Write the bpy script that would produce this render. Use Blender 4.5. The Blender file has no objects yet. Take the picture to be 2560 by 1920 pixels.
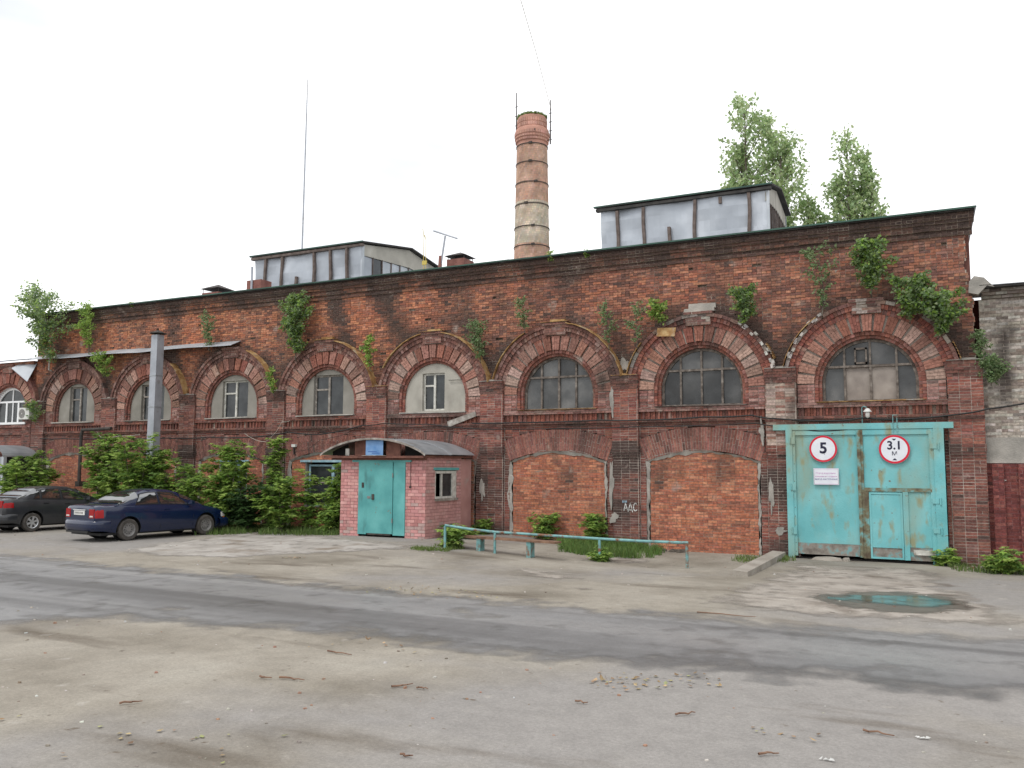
import bpy, bmesh, math, random
from mathutils import Vector, Matrix, noise
from mathutils.kdtree import KDTree
R = random.Random(7)
rad = math.radians
sc = bpy.context.scene

# ------------------------------------------------------------------ camera
FPX, CW, CH = 2150.0, 2560, 1920
YAW, PITCH, ROLL = 0.46509, 0.094947, 0.004637
CAM = Vector((0.0, -24.647, 2.30))
_r = Vector((math.cos(YAW), math.sin(YAW), 0))
_f = Vector((-math.sin(YAW)*math.cos(PITCH), math.cos(YAW)*math.cos(PITCH), math.sin(PITCH)))
_u = _r.cross(_f)
RGT = _r*math.cos(ROLL)+_u*math.sin(ROLL)
UPV = -_r*math.sin(ROLL)+_u*math.cos(ROLL)
FWD = _f
cd = bpy.data.cameras.new('camera'); cam = bpy.data.objects.new('camera', cd)
sc.collection.objects.link(cam); sc.camera = cam
cd.sensor_width = 36.0; cd.lens = 36.0*FPX/CW; cd.clip_end = 3000; cd.clip_start = 0.1
cam.matrix_world = Matrix(((RGT.x, UPV.x, -FWD.x, CAM.x), (RGT.y, UPV.y, -FWD.y, CAM.y), (RGT.z, UPV.z, -FWD.z, CAM.z), (0, 0, 0, 1)))

# ------------------------------------------------------------------ world, sun, exposure
SUN_EL, SUN_AZ = rad(58), rad(200)      # high sun behind thin cloud
wd = bpy.data.worlds.new('World'); sc.world = wd; wd.use_nodes = True
nt = wd.node_tree; nt.nodes.clear()
o_ = nt.nodes.new('ShaderNodeOutputWorld'); bg = nt.nodes.new('ShaderNodeBackground')
sky = nt.nodes.new('ShaderNodeTexSky'); sky.sky_type = 'NISHITA'; sky.sun_disc = False
sky.sun_elevation = SUN_EL; sky.sun_rotation = SUN_AZ
skm = nt.nodes.new('ShaderNodeVectorMath'); skm.operation = 'SCALE'; skm.inputs['Scale'].default_value = 0.10
tc = nt.nodes.new('ShaderNodeTexCoord'); mp = nt.nodes.new('ShaderNodeMapping'); mp.inputs['Scale'].default_value = (1.6, 1.6, 4.5)
mp.inputs['Location'].default_value = (0.35, 0.1, 0.0)
nz = nt.nodes.new('ShaderNodeTexNoise'); nz.inputs['Scale'].default_value = 1.3; nz.inputs['Detail'].default_value = 4
cr = nt.nodes.new('ShaderNodeValToRGB'); cr.color_ramp.elements[0].position = 0.30; cr.color_ramp.elements[0].color = (.50, .50, .50, 1)
cr.color_ramp.elements[1].position = 0.50; cr.color_ramp.elements[1].color = (1, 1, 1, 1)
mx = nt.nodes.new('ShaderNodeMix'); mx.data_type = 'RGBA'
mx.inputs['B'].default_value = (1.30, 1.31, 1.33, 1)
L = nt.links.new
L(tc.outputs['Generated'], mp.inputs['Vector']); L(mp.outputs['Vector'], nz.inputs['Vector']); L(nz.outputs['Fac'], cr.inputs['Fac'])
L(sky.outputs['Color'], skm.inputs[0]); L(skm.outputs['Vector'], mx.inputs['A']); L(cr.outputs['Color'], mx.inputs['Factor'])
L(mx.outputs['Result'], bg.inputs['Color']); L(bg.outputs['Background'], o_.inputs['Surface'])
sl = bpy.data.lights.new('sun', 'SUN'); sl.energy = 1.2; sl.angle = rad(14); sl.color = (1, .97, .92)
so = bpy.data.objects.new('sun', sl); sc.collection.objects.link(so)
sdir = Vector((math.sin(SUN_AZ)*math.cos(SUN_EL), math.cos(SUN_AZ)*math.cos(SUN_EL), math.sin(SUN_EL)))
so.rotation_euler = sdir.to_track_quat('Z', 'Y').to_euler()
sc.view_settings.view_transform = 'Standard'; sc.view_settings.look = 'None'
sc.view_settings.exposure = 0.12; sc.view_settings.gamma = 1.0; sc.view_settings.use_curve_mapping = False
sc.cycles.use_denoising = True; sc.cycles.max_bounces = 6

# ------------------------------------------------------------------ pixel helpers (a pixel gives a direction only)
def ray(u, v): return (RGT*((u-CW/2)/FPX) + UPV*(-(v-CH/2)/FPX) + FWD)
def wallp(u, v, y=0.0):
    d = ray(u, v); return CAM + d*((y-CAM.y)/d.y)
def sstep(a, b, x):
    t = max(0, min(1, (x-a)/(b-a))); return t*t*(3-2*t)
def gz(x, y): return (.14*sstep(-19.5, -16.5, x)*(1-sstep(-13.5, -9.5, x))-.13*sstep(-10.5, -6, x))*sstep(-9.5, -4.0, y)
def gnd(u, v):
    z = 0.0
    for _ in range(6):
        d = ray(u, v); p = CAM + d*((z-CAM.z)/d.z); z = gz(p.x, p.y)
    return Vector((p.x, p.y, z))

# ------------------------------------------------------------------ materials
MATS = {}
def mat(name, cols, scale=3.0, rough=0.85, bump=0.0, bscale=60.0, attr=None, stain=None, spec=0.3, metal=0.0, detail=6, var=0.0, aniso=None, rvar=None, sub=0.0, fade=None, grain=None):
    """cols: ramp stops over a noise field in world space; attr 'Col'/'OBJ': multiply by it;
    stain: list of (colour, scale, lo, hi, zstretch)"""
    m = bpy.data.materials.new(name); m.use_nodes = True; MATS[name] = m
    t = m.node_tree; t.nodes.clear(); N = t.nodes.new; K = t.links.new
    out = N('ShaderNodeOutputMaterial'); b = N('ShaderNodeBsdfPrincipled'); K(b.outputs[0], out.inputs[0])
    g = N('ShaderNodeNewGeometry')
    def nois(s, d, stretch=None, off=0):
        n = N('ShaderNodeTexNoise'); n.inputs['Scale'].default_value = s; n.inputs['Detail'].default_value = d
        mp = N('ShaderNodeMapping'); mp.inputs['Location'].default_value = (off*3.1, off*1.7, off*2.3)
        if stretch: mp.inputs['Scale'].default_value = stretch
        K(g.outputs['Position'], mp.inputs[0]); K(mp.outputs[0], n.inputs['Vector']); return n.outputs['Fac']
    def ramp(f, stops):
        r = N('ShaderNodeValToRGB'); e = r.color_ramp.elements
        while len(e) < len(stops): e.new(0.5)
        for k, (p, c) in enumerate(stops):
            e[k].position = p; e[k].color = tuple(c)+(1,) if not isinstance(c, (int, float)) else (c, c, c, 1)
        K(f, r.inputs[0]); return r.outputs[0]
    def mixc(f, a, bb, mode='MIX'):
        x = N('ShaderNodeMix'); x.data_type = 'RGBA'; x.blend_type = mode; x.clamp_result = False
        if isinstance(f, (int, float)): x.inputs['Factor'].default_value = f
        else: K(f, x.inputs['Factor'])
        for s, q in (('A', a), ('B', bb)):
            if isinstance(q, (tuple, list)): x.inputs[s].default_value = tuple(q)+(1,)
            else: K(q, x.inputs[s])
        return x.outputs['Result']
    if isinstance(cols, tuple): cols = [(0.3, cols), (0.7, cols)]
    base = ramp(nois(scale, detail, aniso), cols)
    if attr == 'Col':
        a = N('ShaderNodeAttribute'); a.attribute_name = 'Col'; base = mixc(1.0, base, a.outputs['Color'], 'MULTIPLY')
    elif attr == 'OBJ':
        a = N('ShaderNodeObjectInfo'); base = mixc(1.0, base, a.outputs['Color'], 'MULTIPLY')
    for k, s in enumerate(stain or []):
        c, ss, lo, hi = s[:4]; st = s[4] if len(s) > 4 else None
        f = ramp(nois(ss, 5, st, k+1), [(lo, 0.0), (hi, 1.0)])
        base = mixc(f, base, c)
    for gs, lo, hi in (grain or []): base = mixc(1.0, base, ramp(nois(gs, 8, None, gs*.1), [(.30, lo), (.70, hi)]), 'MULTIPLY')
    K(base, b.inputs['Base Color'])
    b.inputs['Roughness'].default_value = rough; b.inputs['Specular IOR Level'].default_value = spec; b.inputs['Metallic'].default_value = metal
    if rvar:
        K(ramp(nois(rvar[0], 4, rvar[3] if len(rvar) > 3 else None, 9), [(0.35, rvar[1]), (0.65, rvar[2])]), b.inputs['Roughness'])
    if bump:
        bp = N('ShaderNodeBump'); bp.inputs['Strength'].default_value = bump; bp.inputs['Distance'].default_value = 0.02
        K(nois(bscale, 6), bp.inputs['Height']); K(bp.outputs[0], b.inputs['Normal'])
    if fade:      # ragged, dusted edge: the sheet thins out towards its border (attribute Col = distance from the border)
        a = N('ShaderNodeAttribute'); a.attribute_name = 'Col'; ad = N('ShaderNodeMath'); ad.operation = 'ADD'; sb = N('ShaderNodeMath'); sb.operation = 'MULTIPLY_ADD'
        K(nois(fade, 7, None, 5), sb.inputs[0]); sb.inputs[1].default_value = 1.9; sb.inputs[2].default_value = -1.05
        K(a.outputs['Fac'], ad.inputs[0]); K(sb.outputs[0], ad.inputs[1])
        f = ramp(ad.outputs[0], [(.12, 0.0), (.80, 1.0)]); tr = N('ShaderNodeBsdfTransparent'); ms = N('ShaderNodeMixShader')
        K(f, ms.inputs[0]); K(tr.outputs[0], ms.inputs[1]); K(b.outputs[0], ms.inputs[2]); K(ms.outputs[0], out.inputs[0])
    if sub:
        tr = N('ShaderNodeBsdfTranslucent'); K(base, tr.inputs['Color']); ms = N('ShaderNodeMixShader'); ms.inputs[0].default_value = sub
        K(b.outputs[0], ms.inputs[1]); K(tr.outputs[0], ms.inputs[2]); K(ms.outputs[0], out.inputs[0])
    return m
GREY = lambda a, b: [(0.3, (a, a, a)), (0.7, (b, b, b))]
SOOT = ((.045, .036, .032), 0.55, .60, .78, (1, 1, .55))
mat('brick', GREY(.62, 1.3), 14, .92, .5, 55, 'Col', [((.05, .04, .035), .8, .59, .76, (1, 1, .5)), ((.36, .30, .26), 1.7, .66, .80)])
mat('brick_piece', GREY(.62, 1.3), 14, .92, .5, 55, 'OBJ', [((.05, .04, .035), .8, .59, .76, (1, 1, .5)), ((.36, .30, .26), 1.7, .66, .80)])
mat('mortar_old', [(.36, (.13, .10, .08)), (.5, (.27, .21, .17)), (.64, (.46, .40, .34))], 1.1, .95, .6, 40)
mat('mortar_pale', [(.34, (.16, .125, .105)), (.46, (.40, .345, .30)), (.7, (.56, .50, .44))], 1.3, .95, .5, 40)
mat('mortar_infill', [(.35, (.20, .16, .13)), (.65, (.36, .30, .25))], 2.2, .95, .5, 40)
mat('cement', [(.3, (.22, .21, .19)), (.5, (.33, .31, .28)), (.7, (.43, .40, .36))], 2.2, .95, .6, 25, None, [((.10, .09, .08), 1.2, .62, .8)])
mat('plaster', [(.3, (.33, .315, .275)), (.6, (.42, .40, .35)), (.75, (.48, .46, .41))], 1.6, .95, .25, 30, None, [((.20, .18, .155), 1.1, .60, .80, (1, 1, .4))])
mat('plaster_grimy', [(.3, (.20, .19, .165)), (.6, (.27, .255, .225)), (.75, (.33, .315, .28))], 1.6, .95, .25, 30, None, [((.13, .115, .10), 1.1, .58, .80, (1, 1, .4))])
mat('pink_plaster', [(.3, (.40, .20, .18)), (.7, (.52, .29, .26))], 2, .9, .4, 25, None, [((.40, .35, .30), 1.6, .58, .70), ((.17, .07, .05), 1.3, .66, .72)])
mat('pink_brick', GREY(.85, 1.15), 9, .75, .3, 60, 'Col', [((.30, .22, .19), 1.5, .64, .8)])
mat('pink_brick_piece', GREY(.85, 1.15), 9, .75, .3, 60, 'OBJ', [((.30, .22, .19), 1.5, .64, .8)])
mat('pink_mortar', [(.3, (.20, .10, .10)), (.7, (.34, .18, .17))], 5, .95)
mat('rust_tin', [(.3, (.16, .075, .03)), (.5, (.33, .19, .075)), (.68, (.47, .33, .16))], 5, .75, .3, 30, None, [((.30, .29, .27), 2.2, .6, .72)])
mat('grey_tin', [(.3, (.26, .28, .30)), (.7, (.42, .44, .46))], 1.6, .45, .15, 12, metal=.5, stain=[((.16, .13, .10), 2.0, .64, .78)])
mat('light_tin', [(.3, (.36, .39, .42)), (.7, (.50, .53, .56))], 1.2, .5, .1, 10, metal=.3)
mat('sheet_steel', [(.3, (.32, .345, .38)), (.55, (.40, .43, .47)), (.7, (.50, .53, .57))], .9, .5, .5, 1.3, metal=.35, rvar=(1.4, .40, .6))
mat('tar_paper', [(.3, (.025, .025, .025)), (.7, (.07, .065, .06))], 3, .9, .4, 20)
mat('green_trim', [(.3, (.035, .06, .05)), (.55, (.05, .11, .085)), (.7, (.09, .15, .125))], .5, .7)
mat('batten_wood', [(.3, (.085, .065, .055)), (.7, (.17, .135, .12))], 5, .9, .3, 40)
mat('old_wood', [(.3, (.17, .15, .13)), (.55, (.30, .27, .24)), (.72, (.50, .48, .44))], 6, .85, .4, 50)
mat('worn_frame', [(.35, (.085, .07, .06)), (.55, (.17, .145, .125)), (.72, (.30, .27, .24))], 7, .85, .4, 50)
mat('white_paint', [(.3, (.40, .39, .35)), (.55, (.58, .57, .52)), (.7, (.68, .67, .62))], 7, .65, .2, 50, None, [((.22, .18, .14), 6, .62, .74)])
mat('pvc_white', [(.3, (.74, .75, .75)), (.7, (.80, .81, .81))], 3, .4)
mat('blue_paint', [(.3, (.20, .34, .40)), (.7, (.34, .48, .54))], 6, .7, .2, 40, None, [((.30, .25, .20), 5, .62, .72)])
mat('glass_dirty', [(.33, (.028, .030, .030)), (.52, (.048, .050, .049)), (.70, (.095, .095, .090))], 1.2, .22, 0, attr='OBJ', spec=.5, rvar=(2.2, .16, .5))
mat('glass_dark', [(.33, (.016, .019, .021)), (.7, (.055, .060, .062))], 2.2, .08, 0, spec=.5, rvar=(3, .04, .2))
mat('shade_paint', (.012, .011, .010), 3, .95)  # near-black base colour stands in for shade in gaps and interiors
mat('board_plate', [(.3, (.22, .19, .17)), (.7, (.34, .30, .265))], 3, .8, .2, 30)
TEAL_ST = [((.25, .34, .27), .9, .46, .68, (1, 1, .5)), ((.26, .275, .17), 3.2, .57, .70, (1.3, 1, .5)), ((.17, .12, .075), 7.5, .68, .75)]
mat('gate_paint', [(.3, (.125, .385, .405)), (.5, (.165, .455, .475)), (.7, (.22, .51, .525))], 1.3, .6, .25, 25, None, TEAL_ST)
mat('gate_mud', [(.35, (.16, .14, .12)), (.52, (.26, .235, .205)), (.66, (.15, .36, .37))], 5, .85, .5, 30)
mat('gate_edge', [(.36, (.10, .075, .05)), (.5, (.17, .16, .10)), (.64, (.16, .38, .38))], 4, .8, .5, 30)
mat('door_paint', [(.3, (.075, .285, .285)), (.55, (.12, .385, .375)), (.72, (.16, .44, .43))], 1.6, .6, .2, 25, None, [((.035, .075, .07), 1.3, .62, .80, (1.5, 1, .5)), ((.20, .12, .07), 7, .69, .76)])
mat('rail_paint', [(.3, (.12, .26, .26)), (.6, (.20, .40, .40))], 5, .6, .3, 40, None, [((.20, .10, .06), 5, .52, .66)])
mat('bench_wood', [(.3, (.14, .075, .05)), (.7, (.27, .165, .11))], 6, .85, .3, 50)
mat('roof_board', [(.3, (.10, .045, .035)), (.7, (.20, .09, .065))], 5, .85, .3, 40)
mat('sign_white', [(.3, (.66, .68, .74)), (.7, (.74, .76, .80))], 5, .5)
mat('scrap_paper', [(.3, (.45, .45, .43)), (.7, (.60, .60, .58))], 9, .7)
mat('sign_red', (.58, .02, .045), 5, .5)
mat('sign_ink', (.02, .02, .045), 5, .6)
mat('sign_magenta', (.50, .22, .48), 5, .6)
mat('sign_navy', (.035, .045, .22), 5, .6)
mat('sign_blue', [(.3, (.10, .23, .46)), (.7, (.20, .34, .56))], 5, .5)
mat('sign_blue_dark', (.05, .12, .34), 5, .5)
mat('chalk_paint', [(.4, (.34, .33, .31)), (.6, (.72, .72, .70))], 18, .9)
mat('chalk_blue', [(.4, (.14, .20, .24)), (.6, (.28, .38, .46))], 10, .9)
mat('cable_black', (.018, .018, .018), 5, .6)
mat('cable_pale', (.45, .42, .36), 5, .7)
mat('galv_pipe', [(.3, (.30, .32, .35)), (.7, (.42, .44, .48))], 2.0, .5, .1, 20, metal=.35, stain=[((.24, .23, .22), 3, .6, .75)])
mat('iron_dark', [(.3, (.03, .028, .026)), (.7, (.075, .062, .055))], 6, .7, .3, 40)
mat('gas_yellow', (.50, .40, .10), 5, .6)
mat('red_oxide', [(.3, (.15, .06, .05)), (.7, (.26, .12, .095))], 5, .8, .3, 30)
mat('chimney_brick', GREY(.75, 1.2), 1.2, .92, .3, 30, 'Col')
mat('leaf_far', GREY(.8, 1.2), 2, .5, 0, attr='Col', spec=.4, sub=.6)
mat('leaf', GREY(.75, 1.25), 6, .55, 0, attr='Col', spec=.4, sub=.5)
mat('grass', GREY(.75, 1.25), 3, .6, 0, attr='Col', spec=.25, sub=.3)
mat('bark', [(.3, (.09, .075, .06)), (.7, (.19, .165, .135))], 8, .95, .4, 40)
mat('bark_pale', [(.3, (.30, .28, .25)), (.7, (.50, .48, .44))], 8, .9)
mat('car_blue', (.004, .0115, .044), 3, .22, spec=.45)
mat('car_grey', [(.3, (.022, .024, .028)), (.7, (.032, .034, .038))], 3, .3, spec=.45)
mat('car_glass', (.012, .016, .017), 3, .02, spec=1.0)
mat('tyre', [(.3, (.05, .046, .042)), (.7, (.10, .09, .08))], 8, .9)
mat('rim_steel', [(.3, (.16, .155, .15)), (.7, (.28, .27, .26))], 9, .6, metal=.3)
mat('rim_alloy', (.62, .63, .64), 5, .3, metal=.6)
mat('lamp_red', (.30, .006, .008), 5, .25, spec=.25)
mat('lamp_clear', (.62, .60, .56), 5, .15, spec=.6)
mat('lamp_amber', (.70, .20, .02), 5, .2, spec=.6)
mat('plastic_black', (.016, .016, .017), 5, .5)
mat('plate_white', (.66, .66, .64), 5, .5)
mat('ac_white', [(.3, (.58, .58, .55)), (.7, (.66, .66, .63))], 5, .5)
mat('stone_bits', GREY(.7, 1.3), 20, .95, attr='Col')
[n for n in MATS['car_glass'].node_tree.nodes if n.type == 'BSDF_PRINCIPLED'][0].inputs['IOR'].default_value = 2.1
for nm in ('car_blue', 'car_grey'):
    bn = [n for n in MATS[nm].node_tree.nodes if n.type == 'BSDF_PRINCIPLED'][0]
    bn.inputs['Coat Weight'].default_value = .45; bn.inputs['Coat Roughness'].default_value = .06

# ------------------------------------------------------------------ mesh helpers
COL = sc.collection
def tag(o, label=None, cat=None, group=None, kind=None):
    if label: o['label'] = label
    if cat: o['category'] = cat
    if group: o['group'] = group
    if kind: o['kind'] = kind
    return o
def empty(name, loc, label=None, cat=None, group=None, rz=0.0):
    o = bpy.data.objects.new(name, None); COL.objects.link(o); o.location = loc; o.rotation_euler = (0, 0, rz)
    o.empty_display_size = .2
    return tag(o, label, cat, group)
def place(o, parent, local=False):
    COL.objects.link(o)
    if parent is not None:
        o.parent = parent
        if not local:
            # world-space parts: an Empty thing is only translated, a part stands at the identity
            m = Matrix.Translation(parent.location) if parent.type == 'EMPTY' and parent.parent is None else Matrix.Identity(4)
            o.matrix_parent_inverse = m.inverted()
    return o
class MB:
    def __init__(s): s.v = []; s.f = []; s.c = []
    def face(s, pts, col=(1, 1, 1)):
        b = len(s.v); s.v.extend([tuple(p) for p in pts]); s.f.append(tuple(range(b, b+len(pts)))); s.c.extend([col]*len(pts)); return s
    def hexa(s, p, col=(1, 1, 1), back=True):
        """p: 4 front corners then 4 back corners, each (x,y,z), counter-clockwise seen from the front"""
        b = len(s.v); s.v.extend([tuple(q) for q in p]); s.c.extend([col]*8)
        fs = [(0, 1, 2, 3), (1, 0, 4, 5), (2, 1, 5, 6), (3, 2, 6, 7), (0, 3, 7, 4)]
        if back: fs.append((7, 6, 5, 4))
        s.f.extend([tuple(b+k for k in q) for q in fs]); return s
    def box(s, x0, x1, y0, y1, z0, z1, col=(1, 1, 1), j=0.0, back=True):
        p = [(x0, y0, z0), (x1, y0, z0), (x1, y0, z1), (x0, y0, z1), (x0, y1, z0), (x1, y1, z0), (x1, y1, z1), (x0, y1, z1)]
        if j: p = [(a+R.uniform(-j, j), b+(R.uniform(-j, j) if k < 4 else 0), c+R.uniform(-j, j)*.7) for k, (a, b, c) in enumerate(p)]
        return s.hexa(p, col, back)
    def prism(s, poly, y0, y1, col=(1, 1, 1), back=True):
        """poly: list of (x,z) counter-clockwise seen from -y; front at y0"""
        n = len(poly); b = len(s.v)
        s.v.extend([(x, y0, z) for x, z in poly]); s.v.extend([(x, y1, z) for x, z in poly]); s.c.extend([col]*(2*n))
        s.f.append(tuple(range(b, b+n)))
        for k in range(n):
            k2 = (k+1) % n; s.f.append((b+k2, b+k, b+n+k, b+n+k2))
        if back: s.f.append(tuple(b+n+k for k in reversed(range(n))))
        return s
    def ring(s, xc, zc, r0, r1, a0, a1, y0, y1, n=40, col=(1, 1, 1)):
        for k in range(n):
            t0 = a0+(a1-a0)*k/n; t1 = a0+(a1-a0)*(k+1)/n
            P = lambda r, t, y: (xc+r*math.cos(t), y, zc+r*math.sin(t))
            s.hexa([P(r0, t1, y0), P(r0, t0, y0), P(r1, t0, y0), P(r1, t1, y0), P(r0, t1, y1), P(r0, t0, y1), P(r1, t0, y1), P(r1, t1, y1)], col)
        return s
    def cyl(s, p0, p1, r0, r1=None, n=8, col=(1, 1, 1), caps=True):
        r1 = r0 if r1 is None else r1
        p0 = Vector(p0); p1 = Vector(p1); d = (p1-p0).normalized()
        a = d.orthogonal().normalized(); c = d.cross(a); b = len(s.v)
        for p, r in ((p0, r0), (p1, r1)):
            for k in range(n):
                t = 2*math.pi*k/n; s.v.append(tuple(p+a*(r*math.cos(t))+c*(r*math.sin(t)))); s.c.append(col)
        for k in range(n): s.f.append((b+k, b+(k+1) % n, b+n+(k+1) % n, b+n+k))
        if caps: s.f.append(tuple(b+n-1-k for k in range(n))); s.f.append(tuple(b+n+k for k in range(n)))
        return s
    def tube(s, pts, r, n=6, col=(1, 1, 1)):
        for a, b in zip(pts[:-1], pts[1:]): s.cyl(a, b, r if not isinstance(r, (list, tuple)) else r[0], None, n, col)
        return s
    def lathe(s, prof, axis_o, n=24, axis='z', col=(1, 1, 1)):
        b = len(s.v); m = len(prof); ox, oy, oz = axis_o
        for k in range(n):
            t = 2*math.pi*k/n; c, d = math.cos(t), math.sin(t)
            for (r, h) in prof:
                s.v.append((ox+r*c, oy+r*d, oz+h) if axis == 'z' else (ox+r*c, oy+h, oz+r*d)); s.c.append(col)
        for k in range(n):
            k2 = (k+1) % n
            for i in range(m-1):
                q = (b+k*m+i, b+k2*m+i, b+k2*m+i+1, b+k*m+i+1)
                s.f.append(q if axis == 'z' else q[::-1])
        return s
    def mesh(s, name, material=None, smooth=False):
        me = bpy.data.meshes.new(name); me.from_pydata(s.v, [], s.f)
        if material: me.materials.append(MATS[material])
        at = me.color_attributes.new('Col', 'FLOAT_COLOR', 'POINT')
        buf = []
        for c in s.c: buf.extend((c[0], c[1], c[2], 1.0))
        at.data.foreach_set('color', buf)
        if smooth:
            me.shade_smooth(); me.set_sharp_from_angle(angle=rad(smooth if smooth is not True else 40))
        me.update(); return me
    def obj(s, name, material, parent=None, smooth=False, local=False, color=None):
        o = bpy.data.objects.new(name, s.mesh(name, material, smooth)); place(o, parent, local)
        if color: o.color = tuple(color)+(1,)
        return o
def jit(c, a=.12):
    k = 1+R.uniform(-a, a); return (c[0]*k*(1+R.uniform(-a, a)*.4), c[1]*k, c[2]*k*(1+R.uniform(-a, a)*.4))
def lerp3(a, b, t): return tuple(x+(y-x)*t for x, y in zip(a, b))
def nz2(x, z, s, o=0): return noise.noise(Vector((x*s+o, z*s+o*.7, o*1.3)))
def text_mesh(txt, size, name='lettering', bold=0.0):
    cu = bpy.data.curves.new(name, 'FONT'); cu.body = txt; cu.size = size; cu.align_x = 'CENTER'; cu.align_y = 'CENTER'; cu.extrude = 0.0; cu.offset = bold
    o = bpy.data.objects.new(name, cu); COL.objects.link(o)
    dg = bpy.context.evaluated_depsgraph_get(); me = bpy.data.meshes.new_from_object(o.evaluated_get(dg))
    bpy.data.objects.remove(o); me.name = name; return me
def text_obj(txt, size, loc, material, parent, sx=1.0, name='lettering', rotz=0.0, bold=0.0):
    me = text_mesh(txt, size, name, bold); me.materials.clear(); me.materials.append(MATS[material])
    o = bpy.data.objects.new(name, me); place(o, parent)
    o.location = loc; o.rotation_euler = (rad(90), 0, rotz); o.scale = (sx, 1, 1); return o

# ------------------------------------------------------------------ ground, road, paving
mat('dirt', [(.30, (.17, .15, .12)), (.45, (.245, .22, .182)), (.58, (.295, .268, .226)), (.72, (.335, .31, .265))], .45, .95, .5, 18, None,
    [((.255, .24, .225), .22, .46, .62, (1, 1, 1)), ((.12, .10, .078), .7, .60, .76, (.45, 1.6, 1)), ((.35, .325, .29), 2.6, .66, .80), ((.14, .115, .09), 7, .68, .76), ((.50, .47, .43), 45, .72, .78)], spec=.15, grain=[(4.5, .92, 1.08), (28, .90, 1.09), (110, .88, 1.12)], detail=10)
mat('asphalt', [(.3, (.145, .142, .141)), (.5, (.165, .162, .161)), (.7, (.19, .187, .186))], 1.6, .7, .45, 60, None,
    [((.225, .22, .215), .34, .42, .62, (.06, 1.9, 1)), ((.105, .102, .10), .45, .52, .64, (.06, 1.7, 1)), ((.29, .28, .265), 60, .67, .74), ((.08, .076, .072), 48, .68, .74)], spec=.45, rvar=(.35, .36, .72, (.3, 1, 1)), fade=1.6, grain=[(4.5, .92, 1.08), (28, .90, 1.09), (110, .88, 1.12)])
mat('concrete', [(.3, (.23, .205, .178)), (.5, (.32, .288, .252)), (.7, (.39, .355, .315))], 1.1, .95, .5, 22, None, [((.17, .145, .12), 1.0, .56, .70), ((.09, .075, .06), 3.5, .66, .74)], spec=.15, fade=2.5, grain=[(4.5, .92, 1.08), (28, .90, 1.09), (110, .88, 1.12)])
mat('slab', [(.3, (.26, .24, .215)), (.5, (.345, .32, .29)), (.7, (.40, .375, .345))], 1.0, .95, .4, 22, None, [((.20, .165, .13), .8, .55, .68)], spec=.15, fade=2.5, grain=[(4.5, .92, 1.08), (28, .90, 1.09), (110, .88, 1.12)])
mat('block_concrete', [(.3, (.24, .21, .18)), (.5, (.33, .30, .26)), (.7, (.41, .375, .335))], 1.6, .95, .5, 22)
mat('puddle', [(.3, (.05, .045, .037)), (.7, (.10, .088, .072))], 2, .05, spec=.5, rvar=(3, .03, .22), fade=2.2)
mat('wet_dirt', [(.3, (.09, .075, .06)), (.7, (.15, .13, .105))], 2, .45, .2, 20, spec=.4, fade=3)
def axis_vals(lo, hi, fine_lo, fine_hi, step):
    v = []; x = lo
    while x < fine_lo: v.append(x); x += max(step, (fine_lo-x)*.4)
    x = fine_lo
    while x < fine_hi: v.append(x); x += step
    d = step
    while x < hi: v.append(x); d *= 1.6; x += d
    v.append(hi); return v
def relief(x, y):
    n = noise.noise(Vector((x*.35, y*.6, 3)))*.03+noise.noise(Vector((x*1.3, y*1.6, 8)))*.014
    return n*(0.25 if -15.2 < y < -10.8 else 1.0)
XS = axis_vals(-600, 600, -46, 16, .4); YS = axis_vals(-400, 900, -24, 1.5, .3)
mb = MB(); nx = len(XS)
for y in YS:
    for x in XS:
        mb.v.append((x, y, gz(x, y)-.0045+relief(x, y)*.07)); mb.c.append((1, 1, 1))
for j in range(len(YS)-1):
    for i in range(nx-1):
        a = j*nx+i; mb.f.append((a, a+1, a+1+nx, a+nx))
tag(mb.obj('ground', 'dirt', smooth=60), kind='structure')
def gsheet(name, outline, material, dz, step=.35, wob=.10, kind='structure', parent=None, fade=.6):
    """a sheet that follows the ground inside an outline of (x,y) points; its edge is uneven"""
    pts = []
    n = len(outline)
    for k in range(n):
        a = Vector(outline[k][:2]); b = Vector(outline[(k+1) % n][:2]); m = max(1, int((b-a).length/step))
        for i in range(m):
            p = a.lerp(b, i/m); q = Vector((noise.noise(Vector((p.x*1.1, p.y*1.1, 1))), noise.noise(Vector((p.x*1.1, p.y*1.1, 9)))))
            q2 = Vector((noise.noise(Vector((p.x*5, p.y*5, 4))), noise.noise(Vector((p.x*5, p.y*5, 6)))))
            pts.append(p+q*wob*2.2+q2*wob)
    bm = bmesh.new(); vs = [bm.verts.new((p.x, p.y, 0)) for p in pts]
    f = bm.faces.new(vs)
    if f.normal.z < 0: f.normal_flip()
    bm.normal_update()
    bmesh.ops.triangulate(bm, faces=bm.faces[:])
    for _ in range(7):
        long = [e for e in bm.edges if e.calc_length() > .6]
        if not long: break
        bmesh.ops.subdivide_edges(bm, edges=long, cuts=1); bmesh.ops.triangulate(bm, faces=bm.faces[:])
    kd = KDTree(len(pts))
    for k, p in enumerate(pts): kd.insert((p.x, p.y, 0), k)
    kd.balance()
    lay = bm.verts.layers.float_color.new('Col')
    for v in bm.verts:
        d = min(1.0, kd.find((v.co.x, v.co.y, 0))[2]/fade); v[lay] = (d, d, d, 1)
        v.co.z = gz(v.co.x, v.co.y)+dz
    for f in bm.faces:
        if f.normal.z < 0: f.normal_flip()
    me = bpy.data.meshes.new(name); bm.to_mesh(me); bm.free(); me.materials.append(MATS[material])
    o = bpy.data.objects.new(name, me); place(o, parent); tag(o, kind=kind); return o
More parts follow.
